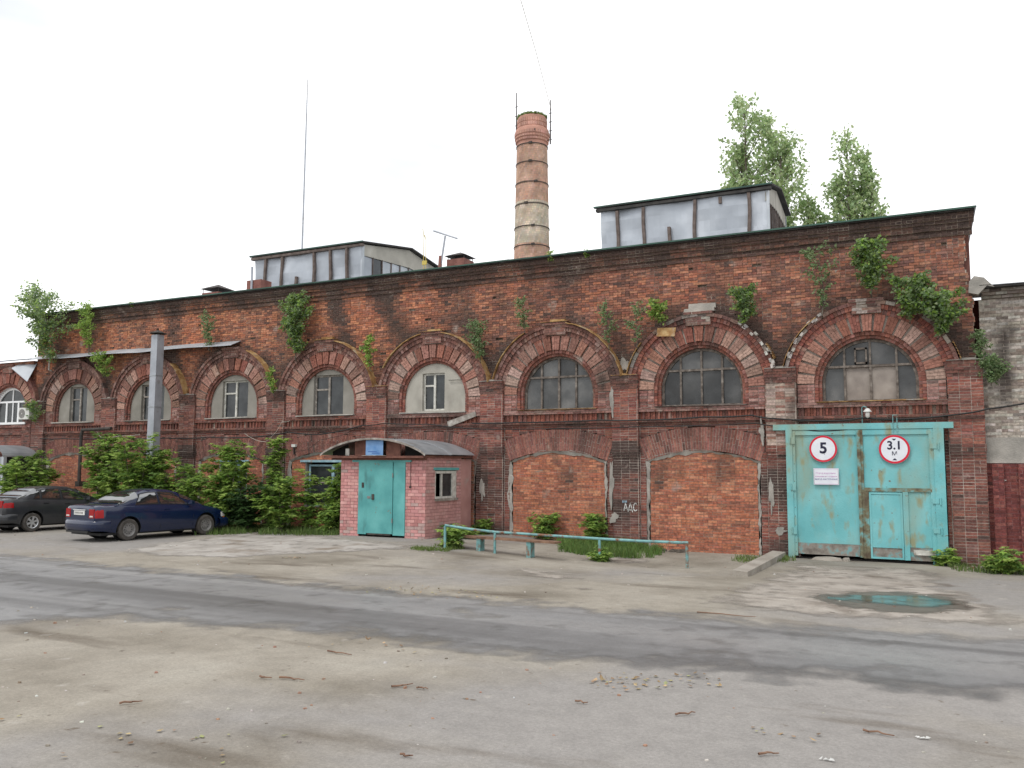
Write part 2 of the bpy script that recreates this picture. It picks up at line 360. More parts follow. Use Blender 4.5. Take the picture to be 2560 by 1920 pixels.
# road: two long edges read from the photograph on level ground
far = [(-70, -7.6), (-45, -8.8), (-30, -9.5), (-22.7, -10.0), (-15, -10.4), (-6.9, -10.8), (-2, -10.8), (1, -10.65), (12, -10.2), (40, -9.5)]
near = [(40, -14.0), (12, -14.5), (.6, -14.8), (-1.5, -15.0), (-4.6, -15.45), (-8.4, -15.6), (-10.7, -15.9), (-12.0, -17.2), (-17, -18.2), (-30, -17.5), (-70, -16)]
gsheet('road', far+near, 'asphalt', .002, .5, .05, fade=1.2)
px = lambda *a: [tuple(gnd(u, v)[:2]) for u, v in a]
gsheet('concrete_apron', px((1985, 1402), (2080, 1418), (2330, 1420), (2370, 1440), (2440, 1492), (2560, 1530), (2620, 1585), (2300, 1558), (2050, 1543), (1880, 1530), (1720, 1503), (1800, 1480), (1900, 1442)), 'concrete', .003, .3, .13, fade=.7)
gsheet('pavement', px((500, 1345), (620, 1330), (800, 1338), (860, 1346), (1060, 1362), (1010, 1376), (820, 1384), (560, 1396), (400, 1392), (280, 1382), (360, 1362)), 'slab', .003, .3, .07)
gsheet('wet_patch', px((2000, 1490), (2110, 1476), (2240, 1477), (2400, 1492), (2470, 1522), (2360, 1540), (2200, 1536), (2080, 1518)), 'wet_dirt', .007, .2, .05, fade=.4)
gsheet('puddle', px((2040, 1494), (2130, 1486), (2230, 1486), (2300, 1488), (2390, 1500), (2425, 1516), (2340, 1526), (2240, 1522), (2180, 1512), (2110, 1508)), 'puddle', .011, .12, .06, fade=.35)
for k, pl in enumerate((((1490, 1388), (1600, 1392), (1680, 1405), (1560, 1412), (1420, 1402)), ((1290, 1418), (1390, 1425), (1500, 1450), (1380, 1452), (1250, 1436)), ((1400, 1466), (1500, 1470), (1560, 1480), (1430, 1482)))):
    gsheet('concrete_patch', px(*pl), 'concrete', .003, .25, .12)

# ------------------------------------------------------------------ facade layout
P, X0 = 4.531, -33.439
bayx = lambda n: X0+P*n
XL, XR = -36.15, 0.80
Z_SILL, Z_SPR, R_OP, R_MO, R_VO, R_HO = 4.05, 4.55, 1.20, 1.38, 1.83, 2.20
SEG_R, SEG_Z, SEG_T = 4.546, -1.776, .67
PW = 1.65
CO = .0775
UP = [(.285, .105, .066), (.335, .130, .078), (.23, .092, .064), (.39, .17, .105), (.17, .078, .060), (.27, .125, .09)]
PANEL = [(.40, .145, .085), (.45, .175, .10), (.37, .14, .088), (.48, .21, .125), (.34, .125, .08)]
PIL = [(.25, .088, .068), (.29, .108, .08), (.20, .078, .064), (.32, .13, .095), (.26, .125, .105)]
VOU = [(.34, .19, .165), (.30, .15, .13), (.38, .23, .20), (.25, .11, .09)]
DARK = (.060, .046, .041)
def bcol(x, z, pal, soot=0.0):
    c = jit(R.choice(pal), .13)
    n = nz2(x, z, .42, 5)*.6+nz2(x, z, 1.4, 2)*.4
    if pal is UP:
        t = max(0, min(1, (nz2(x, z, .16, 11)+.15)*1.5)); c = lerp3(c, (c[0]*.80, c[1]*.92, c[2]*1.02), t)
    k = soot+max(0, n-.18)*1.6
    if pal is UP:
        c = lerp3((c[0]*1.42, c[1]*1.36, c[2]*1.18), (c[0]*1.18, c[1]*1.20, c[2]*1.20), sstep(-26, -6, x))
        nn = .55+nz2(x, z, .8, 21)*.9+nz2(x, z, 2.6, 3)*.35
        b = round((x-X0-P/2)/P)*P+X0+P/2
        if z < 6.5: k += max(0, nn)*1.15*max(0, 1-(z-5.0)/1.6)*(1-sstep(.1, 1.2, abs(x-b)-.2))
        d = min(math.hypot(x-bayx(i), z-Z_SPR) for i in range(8))-R_HO
        if d < .5: k += max(0, nn)*.85*(1-d/.5)
        if z > 7.9: k += max(0, nn)*.55*sstep(7.7, 8.4, z)
        k += max(0, nz2(x*1.0, z*.45, .9, 31)-.15)*1.5
    elif pal is PIL and z < 3.0: k += max(0, nz2(x, z, .9, 14))*1.3
    if R.random() < .04: k += .5
    return lerp3(c, DARK, max(0, min(.92, k)))
class Bricks:
    """brick list + mortar strips of one building"""
    def __init__(s): s.l = []; s.wedge = MB(); s.mort = {}
    def strip(s, x0, x1, z0, z1, y, m):
        s.mort.setdefault(m, MB()).face([(x0, y, z0), (x1, y, z0), (x1, y, z1), (x0, y, z1)])
    def course(s, x0, x1, z, k, y, pal, m='mortar_old', depth=.012, soot=0.0, bl=.262, h=CO, jy=.006, miss=.0, off=None, gap=.011):
        if x1-x0 < .03: return
        o = (k % 2)*bl*.5 if off is None else off
        i = math.floor((x0-o)/bl)
        x = o+i*bl; holes = []
        hd = (k % 4 in (1,)) if pal is UP else False
        while x < x1:
            e = x+bl
            segs = [(x, x+bl/2), (x+bl/2, e)] if (hd or R.random() < .10) else [(x, e)]
            for a, b in segs:
                a = max(a, x0); b = min(b, x1)
                if b-a < .035: continue
                if miss and R.random() < miss and b-a > .1: holes.append((a, b)); continue
                dy = R.uniform(-jy, jy)+(R.uniform(.006, .022) if R.random() < .10 else 0)
                s.l.append((a+gap/2, b-gap/2, z+gap/2, z+h-gap/2, y+min(dy, depth-.003), bcol((a+b)/2, z, pal, soot)))
            x = e
        p = x0; M = s.mort.setdefault(m, MB())
        for a, b in holes:
            if a > p: s.strip(p, a, z, z+h, y+depth, m)
            ya, yb = y+depth, y+.11
            M.face([(a, yb, z), (b, yb, z), (b, yb, z+h), (a, yb, z+h)]); M.face([(a, ya, z), (b, ya, z), (b, yb, z), (a, yb, z)])
            M.face([(a, yb, z+h), (b, yb, z+h), (b, ya, z+h), (a, ya, z+h)]); M.face([(a, ya, z), (a, yb, z), (a, yb, z+h), (a, ya, z+h)]); M.face([(b, yb, z), (b, ya, z), (b, ya, z+h), (b, yb, z+h)])
            p = b
        s.strip(p, x1, z, z+h, y+depth, m)
    def field(s, x0, x1, z0, z1, y, pal, fn=None, **kw):
        n = max(1, round((z1-z0)/CO)); h = (z1-z0)/n
        for k in range(n):
            z = z0+k*h
            for a, b in (fn(z+h/2) if fn else [(x0, x1)]): s.course(a, b, z, k+int(z0*13), y, pal, h=h, **kw)
    def block(s, x0, x1, z0, z1, yf, yb, pal, m='mortar_old', **kw):
        """a proud box of coursed brick: front field plus side returns and top/bottom of mortar"""
        s.field(x0, x1, z0, z1, yf, pal, m=m, **kw); d = yf+kw.get('depth', .012)
        M = s.mort.setdefault(m, MB()); M.box(x0, x1, d+.001, yb, z0, z1)
        n = max(1, round((z1-z0)/CO)); h = (z1-z0)/n
        for k in range(n):
            for sx, xx in ((-1, x0), (1, x1)):
                c = bcol(xx, z0+k*h, pal, kw.get('soot', 0)); za, zb = z0+k*h+.005, z0+(k+1)*h-.005
                a, b = (xx-.004, xx+.02) if sx < 0 else (xx-.02, xx+.004)
                s.wedge.box(a, b, yf+.001, yb, za, zb, c)
    def rad(s, xc, zc, r0, r1, a0, a1, y0, y1, w, pal, gap=.010, soot=0.0, split=None, j=.004):
        rm = (r0+r1)/2; n = max(1, round(abs(a1-a0)*rm/w)); da = (a1-a0)/n; g = gap/rm/2*(1 if da > 0 else -1)
        for k in range(n):
            t0 = a0+da*k+g; t1 = a0+da*(k+1)-g
            cuts = [r0, r1]
            if split: cuts = [r0, r0+(r1-r0)*(split if k % 2 else 1-split), r1]
            for ra, rb in zip(cuts[:-1], cuts[1:]):
                ra += gap/2*(ra > r0); rb -= gap/2*(rb < r1); dy = R.uniform(-j, j)
                Q = lambda r, t, y: (xc+r*math.cos(t), y, zc+r*math.sin(t))
                p = [Q(ra, t1, y0+dy), Q(ra, t0, y0+dy), Q(rb, t0, y0+dy), Q(rb, t1, y0+dy), Q(ra, t1, y1), Q(ra, t0, y1), Q(rb, t0, y1), Q(rb, t1, y1)]
                if da < 0: p = [p[1], p[0], p[3], p[2], p[5], p[4], p[7], p[6]]
                xm, zm = xc+rm*math.cos(t0), zc+rm*math.sin(t0)
                s.wedge.hexa(p, bcol(xm, zm, pal, soot))
    def finish(s, parent, nind=300, piece_mat='brick_piece', mass_mat='brick', mass_name='brickwork'):
        ordr = sorted(range(len(s.l)), key=lambda i: -(s.l[i][1]-s.l[i][0])/((Vector(((s.l[i][0]+s.l[i][1])/2, s.l[i][4], s.l[i][2]))-CAM).length))
        pick = set(ordr[:nind])
        protos = []
        for k in range(5):
            me = MB().box(-.5, .5, 0, 1, -.5, .5, j=0).mesh('brick', piece_mat)
            for v in me.vertices:
                v.co.x += R.uniform(-.012, .012); v.co.z += R.uniform(-.04, .04)
                if v.co.y < .5: v.co.y += R.uniform(-.04, .04)
            protos.append(me)
        M = s.wedge
        for i, (a, b, z0, z1, y, c) in enumerate(s.l):
            if i in pick:
                o = bpy.data.objects.new('brick', protos[i % 5]); place(o, parent)
                o.location = ((a+b)/2, y, (z0+z1)/2); o.scale = (b-a, .06, z1-z0); o.color = tuple(c)+(1,)
            else: M.box(a, b, y, y+.055, z0, z1, c, j=.0035, back=False)
        tag(M.obj(mass_name, mass_mat, parent), kind='stuff')
        for m, q in s.mort.items(): q.obj('mortar', m, parent)
def arch_x(r, dz): return math.sqrt(max(0, r*r-dz*dz))
def clip_poly(xc, xa, xb, za, zb, r=R_OP, n=10):
    """part of the arched opening between xa..xb, za..zb (relative x); None if empty"""
    top = lambda x: min(zb, Z_SPR+arch_x(r, min(abs(x), r)))
    xa = max(xa, -r); xb = min(xb, r)
    xs = [xa+(xb-xa)*k/n for k in range(n+1)]
    up = [(xc+x, max(za, top(x))) for x in reversed(xs) if top(x) > za+.002]
    if len(up) < 2: return None
    lo = [(min(p[0] for p in up), za), (max(p[0] for p in up), za)]
    return lo+up
def arch_bay(B, bld, xc, soot=0.0, flash=None, hood_pal=None):
    """moulding rings, voussoirs, jambs, hood mould of one bay"""
    HP = hood_pal or [(.21, .10, .08), (.25, .125, .10), (.30, .18, .15), (.17, .085, .07)]
    pi = math.pi
    # jamb + arch inner mouldings
    for r0, r1, y0 in ((R_OP, 1.285, .035), (1.285, R_MO, -.035)):
        B.rad(xc, Z_SPR, r0, r1, 0, pi, y0, .30, .125, [(.24, .095, .07), (.28, .13, .105), (.20, .085, .065)], soot=soot)
        for sx in (-1, 1):
            a, b = sorted((xc+sx*r0, xc+sx*r1)); n = 6
            for k in range(n):
                z0 = Z_SILL+(Z_SPR-Z_SILL)*k/n; B.wedge.box(a, b, y0, .30, z0+.004, z0+.083-.004, bcol(xc, z0, PIL, soot))
    B.mort.setdefault('mortar_pale', MB()).ring(xc, Z_SPR, R_OP+.006, R_HO-.004, 0, pi, .045, .32, 48)
    B.mort['mortar_pale'].ring(xc, Z_SPR, R_MO-.02, R_VO+.02, 0, pi, -.012, .044, 48)
    for sx in (-1, 1):
        a, b = sorted((xc+sx*R_OP*1.004, xc+sx*(R_VO+.01))); B.mort['mortar_pale'].box(a, b, .046, .31, Z_SILL, Z_SPR)
        a, b = sorted((xc+sx*(R_MO+.004), xc+sx*R_VO)); B.field(a, b, Z_SILL, Z_SPR, -.062, VOU, m='mortar_pale', depth=.02, soot=soot, off=a)
        B.mort['mortar_pale'].box(a, b, -.035, .045, Z_SILL-.005, Z_SPR)
    # voussoirs: each a block of three brick edges
    n = 17; da = pi/n
    for k in range(n):
        key = k == n//2
        if (k, key) not in VOUS:
            v = MB(); t0 = da*k+.017; t1 = da*(k+1)-.017; y0 = -.125 if key else (-.105 if k % 2 else -.080)
            for q in range(3):
                a0 = t0+(t1-t0)*q/3+.0018; a1 = t0+(t1-t0)*(q+1)/3-.0018
                for ra, rb in ((R_MO+.006, R_MO+.26), (R_MO+.266, R_VO-.004)) if (q+k) % 2 else ((R_MO+.006, R_MO+.19), (R_MO+.196, R_VO-.004)):
                    Q = lambda r, t, y: (r*math.cos(t), y+R.uniform(-.006, .006), r*math.sin(t))
                    v.hexa([Q(ra, a1, y0), Q(ra, a0, y0), Q(rb, a0, y0), Q(rb, a1, y0), Q(ra, a1, .03), Q(ra, a0, .03), Q(rb, a0, .03), Q(rb, a1, .03)])
            VOUS[(k, key)] = v.mesh('voussoir', 'brick_piece')
        o = bpy.data.objects.new('voussoir', VOUS[(k, key)]); place(o, bld); o.location = (xc, R.uniform(-.008, .008), Z_SPR)
        red = abs(k-8) <= 2
        c = jit(R.choice([(.30, .125, .09), (.26, .10, .075), (.33, .16, .125)] if red else [(.40, .245, .195), (.36, .195, .15), (.33, .16, .12), (.44, .30, .25)]), .10)
        o.color = tuple(lerp3(c, DARK, min(.85, max(0, soot+nz2(xc+k, 3, .9, 4)*.7))))+(1,)
    # hood mould in three steps, ending on the pilaster capitals
    h0 = rad(12.5)
    for r0, r1, y0, aa in ((R_VO+.004, 1.97, -.085, rad(2)), (1.974, 2.10, -.135, rad(7)), (2.104, R_HO, -.185, h0)):
        B.rad(xc, Z_SPR, r0, r1, aa, pi-aa, y0, .05, .10 if r1 < 2.15 else .24, HP if r1 > 2.15 or not hood_pal else PIL, soot=soot+.05, j=.012, gap=.010)
    B.mort['mortar_pale'].ring(xc, Z_SPR, R_VO, R_HO-.02, rad(7), pi-rad(7), -.062, .04, 40)
    # raised key of the hood
    zk = Z_SPR+R_VO
    B.block(xc-.36, xc+.36, zk+.02, zk+.33, -.175, .04, HP, m='mortar_pale', soot=soot)
    B.block(xc-.43, xc+.43, zk+.33, zk+.41, -.235, .04, HP, m='mortar_pale', soot=soot)
    # tin flashing along the hood
    for (a0, a1, warp) in (flash or []):
        m = MB(); n = 22; prev = None
        for k in range(n+1):
            t = rad(a0+(a1-a0)*k/n); rr = R_HO+.022+warp*abs(math.sin(k*.9))*.03+R.uniform(0, .006)
            y0 = -.255-R.uniform(0, .02)
            q = [(xc+rr*math.cos(t), y0, Z_SPR+rr*math.sin(t)-.022), (xc+(rr+.006)*math.cos(t), y0-.003, Z_SPR+(rr+.010)*math.sin(t)), (xc+(rr+.03)*math.cos(t), .04, Z_SPR+(rr+.03)*math.sin(t)), (xc+(rr+.01)*math.cos(t), .04, Z_SPR+(rr+.01)*math.sin(t))]
            if prev: m.hexa([prev[0], q[0], q[1], prev[1], prev[3], q[3], q[2], prev[2]])
            prev = q
        m.obj('flashing', 'rust_tin', bld)
        if a0 < 100 < a1 or a0 > 70: pass
VOUS = {}
BR = Bricks()
factory = empty('brick_factory', (-17.5, 0, 0), 'long old red brick factory building with a row of eight arched window bays', 'building')
HOOD_PALE = [(.33, .29, .26), (.26, .17, .14), (.22, .12, .10), (.20, .10, .085)]
FL = {0: [], 1: [(14, 52, .5)], 2: [(12, 68, .4)], 3: [(12, 78, .3)], 4: [(12, 80, .4), (100, 150, .2)], 5: [(12, 80, .5), (118, 166, .2)], 6: [(20, 32, 1.5), (140, 166, .2)], 7: [(13, 26, .8), (125, 166, .2)]}
for n in range(8):
    arch_bay(BR, factory, bayx(n), soot=(.30, .12, .10, .05, .0, .0, .0, .02)[n], flash=FL[n], hood_pal=HOOD_PALE if n in (6, 7) else None)
# main upper wall above the hoods
def upper(z):
    ends = (XL, XR-.10+(.12*nz2(z*3, 1, 1, 3) if z < 8.2 else 0)+(.10 if z < 7.0 else 0))
    cuts = []
    for n in range(8):
        if z < Z_SPR+R_HO: w = arch_x(R_HO-.03, z-Z_SPR); cuts.append((bayx(n)-w, bayx(n)+w))
        if 6.3 < z < 6.79: w = .40; cuts.append((bayx(n)-w, bayx(n)+w))
    out = []; x = ends[0]
    for a, b in sorted(cuts):
        if a > x: out.append((x, min(a, ends[1])))
        x = max(x, b)
    if x < ends[1]: out.append((x, ends[1]))
    return out
BR.field(XL, XR, 5.0, 8.30, 0.0, UP, upper, depth=.018, miss=.0045, jy=.009)
# cornice: corbelled courses, sooty
for z0, z1, yy, so_ in ((8.30, 8.38, -.05, .45), (8.38, 8.46, -.02, .5), (8.46, 8.62, -.09, .4), (8.62, 8.70, -.15, .55), (8.70, 8.86, -.20, .7)):
    BR.block(XL-.05, XR+(.05 if z0 < 8.6 else .10), z0, z1, yy, .10, UP, soot=so_, jy=.01)
# fields between the pilasters, below the sill
def below(n):
    xc = bayx(n)
    def fn(z):
        lo, hi = xc-1.86, xc+1.86
        if n == 7: return [(-4.15, -3.84), (.02, .14)] if z < 3.36 else [(lo, hi)]
        if z < 2.46: w = PW
        elif z < 3.084: w = PW+(z-2.46)*.3926
        elif z < 3.44: w = arch_x(SEG_R+SEG_T, z-SEG_Z)
        else: w = 0
        return [(lo, xc-w), (xc+w, hi)] if w else [(lo, hi)]
    return fn
a_s = math.asin(PW/SEG_R)
SEGP = [(.24, .098, .078), (.21, .09, .075), (.28, .12, .095), (.30, .135, .105)]
for n in range(8):
    xc = bayx(n); s_ = (.25, .2, .15, .12, .15, .02, .0, .1)[n]
    BR.field(0, 0, -.15, 3.54, 0.0, PIL, below(n), m='mortar_pale', depth=.010, soot=s_+.1, off=xc)
    if n < 7:
        BR.rad(xc, SEG_Z, SEG_R, SEG_R+SEG_T, math.pi/2+a_s, math.pi/2-a_s, -.012, .14, .083, SEGP, soot=s_, split=.38, gap=.012)
        BR.mort['mortar_pale'].ring(xc, SEG_Z, SEG_R, SEG_R+SEG_T, math.pi/2-a_s, math.pi/2+a_s, -.002, .16, 24)
    # ledge, soldier course, sill
    BR.block(xc-1.86, xc+1.86, 3.54, 3.61, -.05, .05, PIL, soot=.5)
    BR.block(xc-1.86, xc+1.86, 3.61, 3.685, -.10, .05, PIL, soot=.45)
    BR.mort['mortar_old'].box(xc-1.84, xc+1.84, .022, .10, 3.68, 3.92)
    k = 0; x = xc-1.83
    while x < xc+1.80:
        w = .079
        if R.random() > .03: BR.wedge.box(x+.006, x+w-.006, R.uniform(-.012, .008)-(.03 if k % 2 else 0), .06, 3.69+R.uniform(0, .01), 3.915, bcol(x, 3.8, [(.23, .078, .055), (.27, .10, .07), (.20, .085, .07)], .12+s_*.5))
        x += w; k += 1
    BR.block(xc-1.86, xc+1.86, 3.915, 4.045, -.085, .05, VOU if n > 3 else PIL, soot=.1+s_*.6)
# pilasters with corbelled feet and capitals
for n in range(9):
    xb = bayx(n)-P/2; xa, xz = xb-.41, xb+.41
    if n == 8: xz = .93
    s_ = (.45, .25, .45, .55, .15, .10, .12, .0, .05)[n]
    pal = [(.36, .27, .23), (.42, .33, .28), (.26, .14, .11)] if n == 7 else PIL
    BR.block(xa, xz, -.15, 2.56, -.06, .06, PIL, m='mortar_pale', depth=.009, soot=s_+.28, off=xa)
    for k, (z0, z1, dx, yy) in enumerate(((2.56, 2.64, .0, -.085), (2.64, 2.72, .006, -.11), (2.72, 2.90, .012, -.135))):
        BR.block(xa-dx, xz+dx, z0, z1, yy, .06, PIL, m='mortar_pale', soot=s_+.42, off=xa)
    BR.block(xa, xz, 2.90, 3.54, -.135, .06, pal, m='mortar_pale', depth=.009, soot=s_, off=xa)
    BR.block(xa-.01, xz+.01, 3.54, 3.62, -.16, .06, PIL, soot=.55)
    BR.block(xa, xz, 3.62, 4.62, -.135, .06, pal, m='mortar_pale', depth=.009, soot=s_*.6, off=xa)
    for z0, z1, dx, yy in ((4.62, 4.70, .005, -.145), (4.70, 4.78, .015, -.155), (4.78, 4.94, .025, -.17), (4.94, 5.03, .01, -.18)):
        BR.block(xa-dx, xz+dx*.5, z0, z1, yy, .06, PIL, soot=.50+s_*.4, jy=.015)
    MB().box(xa-.01, xz+.01, -.20, .04, 5.03, 5.045).box(xa+.1, xz-.12, -.12, .03, 5.045, 5.09).obj('flashing', 'rust_tin' if n in (4, 6) else 'cement', factory)
for xb_, z_, w_, h_ in ((-8.98, 1.7, .10, .75), (-8.92, 4.3, .07, .50), (-4.30, 1.55, .09, .62), (-4.52, 3.3, .09, .4), (-13.38, 1.55, .12, .45), (-8.55, 5.35, .22, .22), (-.05, 2.75, .10, .5), (-8.9, .75, .16, .2), (-4.1, .55, .2, .12)):
    m = MB(); n = 40; ph = R.uniform(0, 9)
    rr_ = [(.72+.55*noise.noise(Vector((1.6*math.cos(6.283*k/n)+ph, 1.6*math.sin(6.283*k/n), ph)))+R.uniform(-.10, .10)) for k in range(n)]
    pil_ = z_ < 5 and abs((xb_-X0-P/2)/P-round((xb_-X0-P/2)/P)) < .13
    m.prism([(xb_+w_*math.cos(6.283*k/n)*rr_[k], z_+h_*math.sin(6.283*k/n)*rr_[k]) for k in range(n)], (-.078 if z_ < 2.6 else -.150) if pil_ else -.016, .03)
    m.obj('cement_patch', 'cement', factory)
# bricked-up arches
WIN_LOW = {2: (-.62, .80, .75, 2.42), 3: (-.93, .75, .80, 2.42)}
for n in range(7):
    xc = bayx(n)
    def fn(z, n=n, xc=xc):
        w = PW-.09 if z < 2.40 else (arch_x(SEG_R-.045, z-SEG_Z) if z < SEG_Z+SEG_R-.045 else 0)
        w = min(w, PW-.09)
        if w < .05: return []
        if n in WIN_LOW and WIN_LOW[n][2] < z < WIN_LOW[n][3]: return [(xc-w, xc+WIN_LOW[n][0]), (xc+WIN_LOW[n][1], xc+w)]
        return [(xc-w, xc+w)]
    BR.field(0, 0, -.16, 2.735, .055, PANEL, fn, m='mortar_infill', depth=.010, soot=(.1, .1, .0, .0, .05, -.05, -.05)[n], bl=.26, jy=.005)
    # ragged mortar seam round the infill
    m = MB(); pts = []
    for k in range(31): pts.append((-PW, -.15+2.6*k/30, (-1, 0)))
    for k in range(37):
        t = math.pi/2+a_s-2*a_s*k/36; pts.append((SEG_R*math.cos(t), SEG_Z+SEG_R*math.sin(t), (0, 1)))
    for k in range(31): pts.append((PW, 2.45-2.6*k/30, (1, 0)))
    pr = None
    for (x, z, (dx, dz)) in pts:
        w0 = .085+.06*nz2(x*2+xc, z*2, 1.7, 3)+R.uniform(-.02, .02); w1 = -.025+.17*max(0, nz2(x+xc*1.3, z, 1.3, 7)+.05)+R.uniform(-.015, .02)
        i = (xc+x-dx*w0, .038, z-dz*w0); o = (xc+x+dx*w1, -.017, z+dz*w1)
        if pr: m.face([pr[0], pr[1], o, i]) if True else 0
        pr = (i, o)
    m.obj('mortar_seam', 'cement', factory)
# left end return, back and roof of the building
BR.mort['mortar_old'].box(XL-.02, XL+.35, .02, 14, -.2, 8.8)
MB().box(XR-.35, XR-.02, .30, 14, -.2, 8.5).box(XL, XR, 13.6, 14, -.2, 8.8).obj('rear_wall', 'red_oxide', factory)
rf = MB()
for (ya, za), (yb, zb) in (((-.34, 8.90), (7, 9.55)), ((7, 9.55), (14.3, 8.9))):
    rf.hexa([(XL-.15, ya, za), (XR+.16, ya, za), (XR+.16, ya, za+.035), (XL-.15, ya, za+.035), (XL-.15, yb, zb), (XR+.16, yb, zb), (XR+.16, yb, zb+.035), (XL-.15, yb, zb+.035)])
rfo = rf.obj('roof', 'grey_tin', factory)
MB().box(XL-.10, XR+.12, -.30, .12, 8.86, 8.90).obj('cornice_board', 'tar_paper', factory)
e_ = MB(); x = XL-.16
while x < XR+.1:
    x2 = min(x+2.0, XR+.17); dz = R.uniform(-.008, .008)
    e_.box(x, x2-.004, -.352, -.341, 8.892+dz, 8.936+dz); x = x2
e_.obj('eave_trim', 'green_trim', rfo)
# near-black backing: interior shade put into its colour, nothing shows through
MB().box(XL+.3, XR-.3, .42, .46, -.2, 8.8).obj('shade_backing', 'shade_paint', factory)

# ------------------------------------------------------------------ windows of the factory
def big_window(n, xm, zt, extra=None, boards=()):
    xc = bayx(n); yf = .16
    f = MB(); f.ring(xc, Z_SPR, R_OP-.075, R_OP+.004, 0, math.pi, yf, yf+.09, 36)
    for sx in (-1, 1): f.box(*sorted((xc+sx*(R_OP-.075), xc+sx*(R_OP+.002))), yf, yf+.09, Z_SILL, Z_SPR)
    f.box(xc-R_OP, xc+R_OP, yf-.01, yf+.09, Z_SILL, Z_SILL+.065)
    w = f.obj('window', 'worn_frame', factory)
    xs = [-R_OP]+list(xm)+[R_OP]
    for x in xm:
        MB().box(xc+x-.028, xc+x+.028, yf-.012, yf+.07, Z_SILL+.065, Z_SPR+arch_x(R_OP-.05, x), j=.003).obj('mullion', 'worn_frame', w)
    MB().box(xc-arch_x(R_OP-.05, zt-Z_SPR), xc+arch_x(R_OP-.05, zt-Z_SPR), yf-.018, yf+.06, zt-.03, zt+.03, j=.004).obj('transom', 'worn_frame', w)
    k = 0
    for a, b in zip(xs[:-1], xs[1:]):
        for z0, z1 in ((Z_SILL+.06, zt), (zt, 9)):
            p = clip_poly(xc, a+.02, b-.02, z0, z1, R_OP-.05)
            if not p: continue
            y = yf+.045+R.uniform(-.006, .006); tl = R.uniform(-.012, .012)
            if (k in boards):
                MB().prism(p, y, y+.01).obj('boarded_pane', 'board_plate', w)
            else:
                q = MB().prism(p, y, y+.006).obj('pane', 'glass_dirty', w); g = R.choice((.6, .9, 1.2, 1.7)); q.color = (g, g, g*1.03, 1)
            k += 1
    if extra == 'casement':
        c = MB(); a, b, z0, z1 = xc-.36, xc-.04, zt+.06, zt+.50
        for q in ((a, b, z0, z0+.05), (a, b, z1-.05, z1), (a, a+.045, z0, z1), (b-.045, b, z0, z1)): c.box(q[0], q[1], yf-.035, yf+.02, q[2], q[3])
        c.obj('casement', 'worn_frame', w)
    s = MB().box(xc-1.34, xc+1.34, -.155, .15, Z_SILL+.003, Z_SILL+.022, j=.008); s.obj('window_sill', 'rust_tin' if n != 6 else 'batten_wood', w)
    return w
big_window(5, (-.60, .0, .58), 5.10)
big_window(6, (-.62, .0, .60), 5.12)
big_window(7, (-.62, .03, .68), 5.02, 'casement', boards=(2, 4))
def framed(x0, x1, z0, z1, y, d, t): 
    f = MB()
    f.box(x0, x1, y, y+d, z0, z0+t).box(x0, x1, y, y+d, z1-t, z1).box(x0, x0+t, y+.001, y+d-.001, z0+t, z1-t).box(x1-t, x1, y+.001, y+d-.001, z0+t, z1-t); return f
def plaster_window(n, a, b, z0, z1, split, vent, material='white_paint', deep=.10):
    xc = bayx(n); yp = .10
    pl = MB()
    for q in ((-R_OP-.0, a, Z_SILL, 9), (b, R_OP, Z_SILL, 9), (a, b, z1, 9), (a, b, Z_SILL, z0)):
        p = clip_poly(xc, q[0], q[1], q[2], q[3], R_OP, 14)
        if p: pl.prism(p, yp+R.uniform(0, .004), yp+.2)
    pl.obj('plaster_infill', 'plaster' if n == 4 else 'plaster_grimy', factory)
    yf = yp+deep
    w = framed(xc+a, xc+b, z0, z1, yf, .08, .06).obj('window', material, factory)
    ms = xc+a+(b-a)*split
    MB().box(ms-.04, ms+.04, yf-.012, yf+.07, z0+.06, z1-.06).obj('mullion', material, w)
    if vent:
        zz = z1-(z1-z0)*vent
        MB().box(xc+a+.06, ms-.04, yf-.008, yf+.06, zz-.03, zz+.03).obj('transom', material, w)
        panes = [(xc+a+.05, ms, z0+.05, zz), (xc+a+.05, ms, zz, z1-.05), (ms, xc+b-.05, z0+.05, z1-.05)]
    else: panes = [(xc+a+.05, ms, z0+.05, z1-.05), (ms, xc+b-.05, z0+.05, z1-.05)]
    for p in panes:
        y = yf+.035+R.uniform(-.004, .004)
        # each old pane leans a little
        dx = R.uniform(-.006, .006)
        MB().hexa([(p[0], y+dx, p[2]), (p[1], y-dx, p[2]), (p[1], y-dx, p[3]), (p[0], y+dx, p[3]), (p[0], y+.005+dx, p[2]), (p[1], y+.005-dx, p[2]), (p[1], y+.005-dx, p[3]), (p[0], y+.005+dx, p[3])]).obj('pane', 'glass_dark', w)
    MB().box(xc-1.3, xc+1.3, -.14, .12, Z_SILL+.003, Z_SILL+.04, j=.012).obj('window_sill', 'cement', w)
plaster_window(0, -.51, .60, Z_SILL+.02, 5.62, .52, .35, 'old_wood')
plaster_window(1, -.60, .72, Z_SILL+.02, 5.55, .5, .33, 'old_wood')
plaster_window(2, -.62, .68, Z_SILL+.02, 5.52, .48, .33)
plaster_window(3, -.68, .66, Z_SILL+.02, 5.55, .48, .35, 'old_wood')
plaster_window(4, -.52, .36, Z_SILL+.10, 5.42, .50, .33)
